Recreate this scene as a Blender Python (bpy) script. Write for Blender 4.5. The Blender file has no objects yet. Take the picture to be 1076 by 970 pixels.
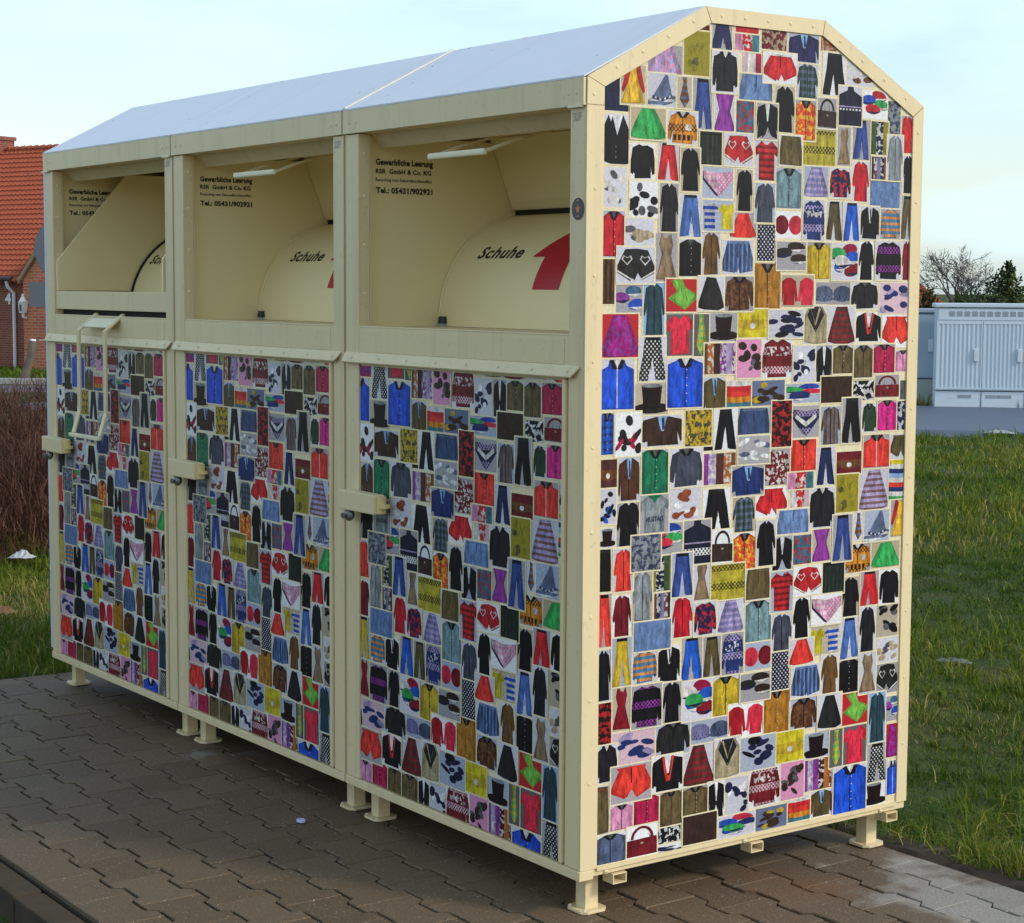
# A row of three clothing-donation containers on a paved strip, seen on a bright hazy day.
CLOUD = (4.1, 5.35, 5.8)
SKY_STRENGTH = .15
SUN_STRENGTH = 1.35
SUN_ANGLE = 8.
EXPOSURE = .48
SHEET = """
348 2216 390 2239 fill dkred dkred 0 dkred
397 2181 466 2248 pants navy w 0 lg
475 2228 556 2248 fill red red 0 red
473 2183 558 2227 vbands pink,red,teal w 0 w
499 2130 567 2182 vbands pinkw,offw,crim w 0 w
565 2193 654 2246 fill maroon tan 5 maroon
659 2169 770 2244 suit navy ltblue 0 lg
775 2204 835 2249 fill rust tan 5 rust
572 2109 690 2189 shorts red w 0 w
398 2074 485 2179 jacket blackl w 0 lg
304 2110 391 2222 blob olivey olive 0 olivey
189 2107 301 2180 skirt lilac pink 5 w
785 2089 871 2204 pants black w 0 w
874 2121 978 2188 blob offw brown 0 lg
690 2078 770 2168 coat dkgreen slate 4 lg
490 2061 607 2129 skirtw denim denim 0 lg
105 2027 184 2124 dress yel red 0 lg
189 2027 280 2109 conehat slate w 0 lg
283 2027 332 2106 tie brown slate 2 lg
336 1978 403 2107 pants jean w 0 lg
408 1978 477 2072 dressw purple purple 0 lg
482 1976 545 2059 fill teal2 redd 5 teal2
551 1964 627 2058 tail black w 0 w
615 1984 686 2105 coat black w 0 lg
688 1968 763 2074 shirt orred yel 5 w
767 2003 838 2084 bag dkbrown dkbrown 0 w
845 2015 933 2120 turtle navyk w 0 lg
936 2038 1031 2115 caps red,blue,green,red w 0 w
1011 2000 1084 2092 fill greyf navy 5 greyf
1087 1952 1134 2055 coat red red 0 lg
50 2008 132 2093 fill navyp brown 0 navyp
51 1880 133 2002 vest black w 0 lg
136 1945 249 2023 skirt green green 0 tan
255 1938 353 2021 jacket orange black 6 lg
360 1891 436 1976 skirtw blackg dkgreen 3 blackg
443 1892 542 1976 shorts redd w 7 lg
550 1858 630 1964 tee redd redk 2 lg
633 1900 715 1980 skirtw oliveb olive 0 lg
720 1905 839 1999 fill houndy black 6 houndy
844 1908 895 2012 dress tanb brown 0 lg
901 1926 966 2035 pants jean w 0 lg
969 1943 1037 2034 vbands greeng,navyp,olivey w 0 w
1032 1876 1095 2000 coat greyf black 0 lg
138 1847 217 1936 sweater black w 0 w
225 1846 294 1942 pants red w 0 lg
298 1822 363 1932 coat black w 0 w
53 1776 128 1874 blob offw greyd 0 lg
372 1808 477 1888 brief pinkw pink 2 w
486 1778 544 1886 coat black w 0 w
550 1751 623 1854 coat slated slate 0 lg
624 1789 717 1896 shirt tealg slate 0 lg
724 1822 814 1904 skirt lilacd lilac 2 lg
818 1822 898 1904 sweater navyp redd 5 lg
902 1815 968 1924 coat redc redc 0 lg
972 1877 1029 1940 vbands navyp,brown,lilacd,navyp,brown w 0 w
971 1800 1089 1874 fill denim jean 0 denim
1094 1843 1138 1948 coat black w 0 lg
136 1752 228 1844 blob black greyd 0 w
232 1720 294 1842 coat blackl blackl 0 lg
297 1708 370 1817 pants jeanb w 0 lg
373 1725 479 1805 twotee blue,yelb w 0 lg
466 1710 560 1776 skirt redo redo 0 w
561 1652 625 1748 fill navyd w 1 navyd
627 1711 718 1784 berets redm,redp w 0 w
723 1707 803 1817 sweater navyb lilac 6 lg
809 1709 870 1816 pants olivebr w 0 lg
872 1708 934 1814 pants blueb w 0 lg
937 1714 1010 1805 suit black w 0 lg
1013 1717 1092 1800 sweater tealb orange 2 lg
1094 1717 1142 1839 pants oliveb w 0 lg
52 1654 125 1769 shirt redc redc 0 w
123 1681 216 1753 blob tan greyd 0 lg
221 1595 293 1718 dress tanb tan 0 lg
297 1609 372 1705 shirt black w 0 lg
374 1614 437 1724 coat brownc tan 0 lg
442 1616 549 1706 skirtd denimd denim 3 lg
630 1629 737 1705 caps dkbrown,blackg,dkbrown w 0 w
741 1606 827 1705 shirt yelo yelo 0 lg
831 1604 930 1704 caps crim,green,blueb,offw,blueb,redm w 0 lg
934 1605 994 1712 coat black w 0 w
997 1606 1098 1714 sweater black purple 6 lg
1101 1606 1146 1715 coat redm redm 0 lg
53 1540 94 1652 fill brownd brown 3 brownd
98 1591 219 1682 shorts blackg w 7 lg
555 1523 647 1648 shirtf ochre ochre 0 ochre
97 1510 182 1588 caps tealb,purple,blue w 0 lg
184 1463 254 1595 coat tealk slate 0 ltblue
255 1521 358 1605 scarf leaf leaf 0 redd
361 1524 450 1612 skirt blackg greyd 0 lg
451 1522 553 1613 jacket brownk brown 5 lg
650 1532 768 1618 twotee redc,redp w 0 w
776 1537 905 1600 berets slate,slateb w 0 lg
907 1526 1012 1601 jacket blackg brown 0 lg
1017 1514 1141 1600 blob navyb lilac 0 pinkw
49 1409 171 1518 skirt magenta purple 5 redd
259 1410 349 1517 tee redp w 0 greyd
350 1408 403 1517 tie houndy green 4 greyd
404 1445 499 1519 tophat blackr blackr 0 w
500 1454 603 1529 bagf yelb yelo 0 yelb
606 1451 733 1527 blob navyp black 0 lg
735 1434 819 1538 vest sand blackg 0 lg
822 1433 925 1537 skirt brownm redm 2 lg
929 1436 1027 1520 suit black redo 0 w
1030 1421 1144 1512 shorts redo redo 0 w
172 1348 259 1461 pants blackg w 1 lg
386 1361 493 1442 vbands brown,orangeb,brownd,purple,lilac,purple w 0 w
496 1349 583 1451 blob dkbrown greyd 0 pink
587 1346 695 1452 sweater maroon pinkw 6 w
698 1333 779 1432 blob navyp w 0 lg
782 1322 842 1431 tail black w 0 w
844 1353 920 1432 shirt oliveb redd 0 lg
922 1339 996 1431 jacketf oliveb brown 0 lg
998 1351 1083 1432 shirt crim crim 0 lg
1085 1354 1147 1415 shirt pink lilac 0 lg
50 1280 159 1406 hood royal royal 0 lg
161 1264 270 1346 tophat blackr blackr 0 w
263 1279 383 1406 shirt royal navyb 0 lg
386 1259 462 1356 suit olivebr ltblue 0 lg
464 1275 550 1344 stack offw,red,redo,orange,teal w 0 w
552 1275 670 1343 blob brownd yelo 0 slate
674 1278 800 1331 caps blue,green,redp,navyb,blue w 0 w
801 1275 919 1348 fill brownd brown 0 brownd
924 1278 1005 1334 fill black w 5 black
1007 1283 1104 1347 bag maroon maroon 0 w
1107 1275 1150 1331 fill greyd lg 0 greyd
52 1170 96 1275 shirtf blueb navyp 4 lg
99 1164 183 1275 blob blackg crim 0 w
185 1183 317 1263 suit brownd ltblue 0 lg
326 1179 417 1273 fill yelo navyp 5 yelo
388 1165 421 1199 fill black navyp 0 black
423 1163 502 1273 pants black w 0 w
505 1201 619 1272 skirtw denimd slate 0 lg
623 1164 697 1288 fill blackr redd 5 blackr
699 1185 800 1272 brief navyp lilac 6 w
804 1162 879 1267 coat greyb brownm 3 lg
882 1163 957 1288 pants black w 0 lg
961 1189 1018 1271 jacket dkgreen dkgreen 0 lg
1019 1192 1095 1278 shirt magp black 0 lg
1097 1191 1153 1274 fill navyp lg 5 navyp
49 1088 108 1160 bagf brownm brown 0 lg
110 1050 180 1163 suit brownk ltblue 0 lg
184 1065 272 1178 shirtf greent dkgreen 0 lg
276 1076 386 1177 jacket slated greyd 0 lg
390 1076 501 1159 vbands purple,lilac,brownm,orangeb,brown w 0 w
506 1124 619 1199 blob w slate 0 lg
601 1062 694 1160 sweater maroon offw 5 lg
696 1096 790 1182 shirtf redo redo 0 redo
792 1052 862 1158 pants jeand w 0 lg
866 1078 963 1142 bagf maroon brown 0 lg
967 1090 1071 1184 hood redo redm 0 w
1072 1111 1156 1182 shorts olivebr olive 0 lg
1070 999 1160 1110 stack yelb,offw,navyb,ltblue,offw,redo,navyb,offw,green w 0 w
487 1041 601 1122 suit navyb ltblue 0 w
50 997 106 1087 blob black blueb 0 lg
107 938 185 1050 coat black black 0 lg
181 965 276 1064 teed greyf navyp 0 lg
277 989 385 1074 blob rust w 0 lg
390 955 485 1067 pants black w 0 w
492 944 573 1040 coat dkgreen slate 4 lg
573 978 687 1060 shorts red red 0 w
685 1048 782 1095 vbands pink,red,teal w 0 w
695 999 773 1048 vbands offw,red,pinkw w 0 w
768 937 864 1049 jacket blackl w 0 lg
866 974 953 1080 blob olivey olive 0 olivey
956 972 1071 1088 skirt lilac brown 2 lg
650 929 767 997 skirtw denim denim 0 lg
1082 892 1163 1004 dress yel red 0 lg
51 939 105 989 tophat blackr blackr 0 lg
213 908 323 989 caps blue,redp,green,redp w 0 w
326 874 419 990 turtle navyk w 0 lg
153 871 251 964 fill greyf navy 5 greyf
421 870 494 959 bag dkbrown dkbrown 0 w
496 839 575 945 shirt orred yel 5 w
577 851 646 974 coat black w 0 lg
781 846 851 938 dressw purple purple 0 lg
856 840 933 970 pants jean w 0 lg
935 893 976 972 tie brown slate 2 lg
977 886 1077 974 conehat slate w 0 lg
1008 809 1122 884 skirt green green 0 tan
904 804 1007 885 jacket orange black 6 lg
635 828 709 926 tail black w 0 w
711 844 780 925 fill teal2 redd 5 teal2
49 828 93 939 skirtw black black 0 lg
98 825 163 934 coat redo redo 0 lg
216 814 284 906 vbands olivey,navyp,greeng w 0 w
287 794 359 909 pants jean w 0 lg
363 775 418 888 dress tanb brown 0 lg
421 773 539 867 fill houndy black 6 houndy
160 744 226 870 coat greyf black 0 lg
230 743 285 812 vbands brown,navyp,lilacd,brown,navyp w 0 w
48 689 95 825 pants redo w 0 lg
97 709 158 817 coat maroon black 0 w
290 689 361 795 coat redc redc 0 lg
364 686 442 775 sweater navyp redd 5 lg
447 682 538 773 skirt lilacd lilac 2 lg
541 763 628 847 skirtw oliveb olive 0 lg
543 648 637 764 shirt tealg slate 0 lg
631 721 714 833 tee redd redk 2 lg
714 758 819 839 shorts redd w 7 w
822 753 906 843 skirtw blackg dkgreen 3 blackg
898 680 966 795 coat black w 0 w
968 707 1041 805 pants red w 0 lg
1042 705 1122 804 sweater black w 0 w
638 612 713 717 coat slated slate 0 lg
715 642 780 755 coat black w 0 w
782 671 896 756 brief pinkw pink 2 w
164 666 288 743 fill denim jean 0 denim
96 584 161 710 pants yelo w 0 lg
164 583 244 667 sweater tealb orange 2 lg
246 577 321 673 suit black w 0 w
325 573 396 686 pants blueb w 0 w
398 574 459 682 pants olivebr w 0 lg
461 572 539 684 sweater navyb lilac 6 lg
543 574 636 650 berets redp,redm w 0 w
640 510 707 615 fill navyd w 1 navyd
704 570 795 642 skirt redo redo 0 lg
784 587 891 671 twotee yelb,blue w 0 lg
895 566 966 683 pants jeanb w 0 lg
967 579 1031 707 coat blackl blackl 0 lg
1034 613 1122 707 blob black greyd 0 w
1040 539 1125 611 blob tan greyd 0 lg
48 552 96 684 coat black brown 0 lg
99 470 159 585 dress redm redm 0 w
160 468 261 581 sweater black purple 6 lg
262 471 326 577 coat black w 0 w
328 466 431 573 caps crim,offw,blueb,green,blueb,redm w 0 lg
433 465 525 572 shirt yelo yelo 0 lg
528 492 636 569 caps dkbrown,blackg,dkbrown w 0 w
616 391 709 514 shirtf ochre ochre 0 ochre
712 480 821 569 skirtd denimd denim 3 lg
824 476 890 587 coat brownc tan 0 lg
894 467 968 570 shirt black w 0 lg
970 460 1038 577 dress tanb tan 0 lg
1041 451 1128 539 shorts blackg w 7 lg
47 443 98 550 fill blackr redd 5 blackr
713 390 812 478 jacket brownk brown 5 lg
813 380 905 478 skirt blackg greyd 0 lg
908 379 1009 470 scarf leaf leaf 0 redd
1012 316 1079 460 coat tealk slate 0 ltblue
1081 369 1131 442 caps tealb,purple,blue w 0 lg
100 381 240 467 blob navyb lilac 0 pinkw
243 384 358 472 jacket blackg brown 0 w
360 402 488 465 berets lilacd,slateb w 0 lg
489 397 613 492 twotee redc,redp w 0 w
48 343 119 442 jacket blackl w 0 lg
97 284 230 381 shorts redo redo 0 w
230 293 334 389 suit black redo 0 w
334 290 442 401 skirt brownm redm 2 lg
443 298 531 406 vest sand blackg 0 lg
533 303 660 396 blob navyp black 0 lg
662 309 764 394 bagf yelb yelo 0 yelb
765 302 860 376 tophat blackr blackr 0 w
862 267 914 376 tie houndy green 4 greyd
915 267 1008 376 tee redp w 0 greyd
1011 202 1089 315 pants blackg w 1 lg
1084 265 1135 363 skirt magenta purple 5 redd
45 213 94 338 skirtw oliveb brown 0 lg
97 215 171 282 shirt pink lilac 0 lg
172 213 257 296 shirt crim crim 0 w
259 200 335 297 jacketf oliveb brown 0 w
335 214 422 292 shirt oliveb redd 0 lg
422 188 480 294 tail black w 0 w
481 186 566 295 blob navyp w 0 lg
566 200 680 318 sweater maroon pinkw 6 w
681 203 769 312 blob dkbrown greyd 0 pink
771 214 876 303 vbands purple,lilac,purple,brownd,orangeb,brown w 0 w
880 130 1009 267 shirt royal navyb 0 lg
995 134 1090 203 tophat blackr blackr 0 w
1091 156 1139 256 hood royal royal 0 lg
47 135 148 212 jacketf slateb slated 0 w
150 135 251 218 bag maroon maroon 0 w
252 155 332 200 fill black w 5 black
336 138 455 216 fill brownd brown 0 brownd
461 132 590 195 caps redp,blue,navyb,green,blue w 0 lg
592 133 708 196 blob brownd yelo 0 slate
710 138 795 207 stack offw,red,redo,orange,teal w 0 w
797 137 879 213 suit olivebr ltblue 0 lg
43 135 100 159 fill redo redo 0 redo
225 124 376 153 blob navyp lg 0 w
"""
import bpy, bmesh, math, random
import numpy as np
from mathutils import Vector, Matrix

random.seed(7)
RNG = np.random.default_rng(11)
scene = bpy.context.scene
COL = scene.collection
R = math.radians

# ------------------------------------------------------------------ camera
CAM = np.array([3.6296, -2.7933, 1.5812])
YAW, PITCH, ROLL, FPX = .9528, -.0924, .0059, 1977.55


def cam_basis():
    f = np.array([-math.sin(YAW) * math.cos(PITCH), math.cos(YAW) * math.cos(PITCH), math.sin(PITCH)])
    r = np.array([math.cos(YAW), math.sin(YAW), 0.])
    u = np.cross(r, f)
    c, s = math.cos(ROLL), math.sin(ROLL)
    return c * r + s * u, -s * r + c * u, f


CR, CU, CF = cam_basis()
HR = np.array([math.cos(YAW), math.sin(YAW)])       # horizontal right of the view
HF = np.array([-math.sin(YAW), math.cos(YAW)])      # horizontal forward of the view
cd = bpy.data.cameras.new('camera')
cam = bpy.data.objects.new('camera', cd)
COL.objects.link(cam)
m = Matrix.Identity(4)
for i in range(3):
    m[i][0], m[i][1], m[i][2], m[i][3] = CR[i], CU[i], -CF[i], CAM[i]
cam.matrix_world = m
cd.sensor_fit = 'HORIZONTAL'
cd.sensor_width = 36
cd.lens = FPX / 1076 * 36
cd.clip_end = 3000
cd.clip_start = .05
scene.camera = cam


def place(px, py, depth):
    """world point where the photograph's pixel lies at a given distance (used once, to survey the place)"""
    return CAM + depth * (CF + (px - 538) / FPX * CR - (py - 485) / FPX * CU)


# ------------------------------------------------------------------ colours and materials
def lin(c):
    return tuple((v / 12.92 if v <= .04045 else ((v + .055) / 1.055) ** 2.4) for v in (x / 255 for x in c))


def node_mat(name, rough=.5, spec=.5, metallic=0.):
    mt = bpy.data.materials.new(name)
    mt.use_nodes = True
    nt = mt.node_tree
    b = nt.nodes['Principled BSDF']
    b.inputs['Roughness'].default_value = rough
    b.inputs['Metallic'].default_value = metallic
    b.inputs['Specular IOR Level'].default_value = spec
    return mt, nt, b


def N(nt, typ, **kw):
    n = nt.nodes.new(typ)
    for k, v in kw.items():
        setattr(n, k, v)
    return n


def ramp(nt, fac, stops):
    n = N(nt, 'ShaderNodeValToRGB')
    e = n.color_ramp.elements
    while len(e) < len(stops):
        e.new(.5)
    for el, (p, c) in zip(e, stops):
        el.position = p
        el.color = (*c, 1) if len(c) == 3 else c
    nt.links.new(fac, n.inputs[0])
    return n.outputs[0]


def noise(nt, scale, detail=4, vec=None, rough=.5, dim='3D'):
    n = N(nt, 'ShaderNodeTexNoise')
    n.inputs['Scale'].default_value = scale
    n.inputs['Detail'].default_value = detail
    n.inputs['Roughness'].default_value = rough
    if vec is not None:
        nt.links.new(vec, n.inputs['Vector'])
    return n.outputs[0]


def coords(nt, which='Object'):
    return N(nt, 'ShaderNodeTexCoord').outputs[which]


def mathn(nt, op, a, b=None):
    n = N(nt, 'ShaderNodeMath', operation=op)
    for i, v in enumerate((a, b)):
        if v is None:
            continue
        if isinstance(v, (int, float)):
            n.inputs[i].default_value = v
        else:
            nt.links.new(v, n.inputs[i])
    return n.outputs[0]


def mixc(nt, fac, a, b, blend='MIX'):
    n = N(nt, 'ShaderNodeMix', data_type='RGBA', blend_type=blend)
    for i, v in ((0, fac), (6, a), (7, b)):
        if isinstance(v, (int, float)):
            n.inputs[i].default_value = v
        elif isinstance(v, tuple):
            n.inputs[i].default_value = (*v, 1) if len(v) == 3 else v
        else:
            nt.links.new(v, n.inputs[i])
    return n.outputs[2]


def bump(nt, bsdf, h, strength=.3, dist=.01):
    n = N(nt, 'ShaderNodeBump')
    n.inputs['Strength'].default_value = strength
    n.inputs['Distance'].default_value = dist
    nt.links.new(h, n.inputs['Height'])
    nt.links.new(n.outputs[0], bsdf.inputs['Normal'])


def simple(name, c, rough=.5, metallic=0., var=.12, scale=6, spec=.5, bmp=0., bscale=80):
    """a flat paint or plastic with a little uneven wear"""
    mt, nt, b = node_mat(name, rough, spec, metallic)
    v = coords(nt)
    n1 = noise(nt, scale, 5, v)
    col = mixc(nt, n1, tuple(x * (1 - var) for x in c), tuple(min(1, x * (1 + var)) for x in c))
    nt.links.new(col, b.inputs['Base Color'])
    if bmp:
        bump(nt, b, noise(nt, bscale, 3, v), bmp, .002)
    return mt


def paint_mat():
    mt, nt, b = node_mat('cream_paint', .42)
    v = coords(nt)
    n1 = noise(nt, 2.2, 5, v)
    mp = N(nt, 'ShaderNodeMapping')
    mp.inputs['Scale'].default_value = (26, 26, 1.6)
    nt.links.new(v, mp.inputs[0])
    streak = ramp(nt, noise(nt, 1., 5, mp.outputs[0], .6), [(.52, (0, 0, 0)), (.75, (1, 1, 1))])
    c0 = mixc(nt, n1, CREAM, tuple(x * .9 for x in CREAM))
    c1 = mixc(nt, mathn(nt, 'MULTIPLY', streak, .26), c0, (.36, .31, .19))
    dust = ramp(nt, noise(nt, 55, 3, v), [(.62, (0, 0, 0)), (.72, (1, 1, 1))])
    c2 = mixc(nt, mathn(nt, 'MULTIPLY', dust, .16), c1, (.24, .2, .13))
    nt.links.new(c2, b.inputs['Base Color'])
    r = N(nt, 'ShaderNodeMapRange')
    r.inputs[3].default_value, r.inputs[4].default_value = .34, .55
    nt.links.new(n1, r.inputs[0])
    nt.links.new(r.outputs[0], b.inputs['Roughness'])
    bump(nt, b, noise(nt, 3.5, 3, v), .12, .01)
    return mt


CREAM = (.79, .635, .375)
M = {}
M['cream'] = paint_mat()
M['inner'] = simple('inner_paint', (.90, .745, .42), .45, var=.08, scale=3)


def roof_mat():
    mt, nt, b = node_mat('roof_sheet', .45)
    v = coords(nt)
    c = mixc(nt, noise(nt, 1.6, 5, v), (.64, .66, .73), (.57, .60, .69))
    mp = N(nt, 'ShaderNodeMapping')
    mp.inputs['Scale'].default_value = (22, 1.3, 1.3)
    nt.links.new(v, mp.inputs[0])
    st = ramp(nt, noise(nt, 1., 4, mp.outputs[0]), [(.55, (0, 0, 0)), (.8, (1, 1, 1))])
    c = mixc(nt, mathn(nt, 'MULTIPLY', st, .22), c, (.36, .38, .40))
    sp = ramp(nt, noise(nt, 34, 1, v), [(.755, (0, 0, 0)), (.775, (1, 1, 1))])
    c = mixc(nt, mathn(nt, 'MULTIPLY', sp, .75), c, (.07, .06, .05))
    nt.links.new(c, b.inputs['Base Color'])
    bump(nt, b, noise(nt, 2.2, 2, v), .25, .012)
    return mt


M['roof'] = roof_mat()
M['dark'] = simple('dark_gap', (.012, .011, .01), .8)
M['steel'] = simple('steel', (.30, .30, .31), .35, .9, .2, 30)
M['rust_steel'] = simple('weathered_steel', (.26, .25, .24), .45, .7, .3, 40)
M['yellow_end'] = simple('yellow_enamel', (.72, .55, .22), .4, var=.15, scale=25)
M['white_bar'] = simple('worn_cream_bar', (.80, .72, .50), .4, var=.06, scale=12)
M['seam'] = simple('pale_seam_tape', (.72, .69, .60), .5, var=.08, scale=14)
M['print_black'] = simple('black_lettering', (.015, .013, .012), .5, var=.2)
M['print_red'] = simple('red_arrow_film', (.52, .012, .03), .35, var=.08)
M['grey_scribble'] = simple('blue_grey_marker', (.36, .37, .38), .6)
M['cap_black'] = simple('black_rubber', (.02, .02, .022), .5)
M['cap_grey'] = simple('grey_plastic', (.35, .36, .37), .45)
M['orange_mark'] = simple('orange_print', (.55, .20, .08), .5)
M['sticker'] = simple('dark_violet_film', (.035, .022, .04), .35)


def poster_mat():
    mt, nt, b = node_mat('printed_collage', .36, .22)

    def at(n):
        return N(nt, 'ShaderNodeAttribute', attribute_name=n)
    c1, c2, pt = at('col'), at('col_two'), at('pattern')
    uv = N(nt, 'ShaderNodeUVMap', uv_map='UVMap').outputs[0]
    sep = N(nt, 'ShaderNodeSeparateXYZ')
    nt.links.new(uv, sep.inputs[0])
    x, y = sep.outputs[0], sep.outputs[1]

    def wave(s, period):
        return mathn(nt, 'SINE', mathn(nt, 'MULTIPLY', s, 2 * math.pi / period))
    dots = mathn(nt, 'GREATER_THAN', mathn(nt, 'MULTIPLY', wave(x, .013), wave(y, .013)), .42)
    rows = mathn(nt, 'GREATER_THAN', wave(y, .016), .15)
    cols = mathn(nt, 'GREATER_THAN', wave(x, .015), .35)
    plaid = mathn(nt, 'MULTIPLY', mathn(nt, 'ADD', mathn(nt, 'GREATER_THAN', wave(x, .018), .2), mathn(nt, 'GREATER_THAN', wave(y, .018), .2)), .5)
    prn = mathn(nt, 'GREATER_THAN', noise(nt, 75, 2, uv), .52)
    band = mathn(nt, 'MULTIPLY', mathn(nt, 'GREATER_THAN', wave(y, .05), .35), mathn(nt, 'GREATER_THAN', mathn(nt, 'MULTIPLY', wave(x, .012), wave(y, .012)), -.1))
    trim = mathn(nt, 'GREATER_THAN', noise(nt, 34, 1, uv), .62)
    tot = None
    for i, mk in enumerate((dots, rows, cols, plaid, prn, band, trim)):
        n = N(nt, 'ShaderNodeMath', operation='COMPARE')
        nt.links.new(pt.outputs['Fac'], n.inputs[0])
        n.inputs[1].default_value = i + 1
        n.inputs[2].default_value = .3
        t = mathn(nt, 'MULTIPLY', n.outputs[0], mk)
        tot = t if tot is None else mathn(nt, 'ADD', tot, t)
    base = mixc(nt, mathn(nt, 'MULTIPLY', tot, .85), c1.outputs['Color'], c2.outputs['Color'])
    mp = N(nt, 'ShaderNodeMapping')
    mp.inputs['Scale'].default_value = (70, 26, 1)
    mp.inputs['Rotation'].default_value = (0, 0, .25)
    nt.links.new(uv, mp.inputs[0])
    fold = noise(nt, 1, 4, mp.outputs[0], .6)
    f = N(nt, 'ShaderNodeMapRange')
    f.inputs[1].default_value, f.inputs[2].default_value = .3, .72
    f.inputs[3].default_value, f.inputs[4].default_value = .40, 1.30
    nt.links.new(fold, f.inputs[0])
    cc = N(nt, 'ShaderNodeCombineColor')
    for i in range(3):
        nt.links.new(f.outputs[0], cc.inputs[i])
    # print paper and backdrops (pattern 9) keep their flat tone, cloth has folds
    isbg = mathn(nt, 'GREATER_THAN', pt.outputs['Fac'], 8.5)
    cloth = mixc(nt, 1., base, cc.outputs[0], 'MULTIPLY')
    grain = N(nt, 'ShaderNodeMapRange')
    grain.inputs[1].default_value, grain.inputs[2].default_value = .3, .7
    grain.inputs[3].default_value, grain.inputs[4].default_value = .80, 1.12
    nt.links.new(noise(nt, 130, 3, uv, .7), grain.inputs[0])
    gc = N(nt, 'ShaderNodeCombineColor')
    for i in range(3):
        nt.links.new(grain.outputs[0], gc.inputs[i])
    fin = mixc(nt, 1., mixc(nt, isbg, cloth, base), gc.outputs[0], 'MULTIPLY')
    nt.links.new(fin, b.inputs['Base Color'])
    return mt


M['poster'] = poster_mat()


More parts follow.
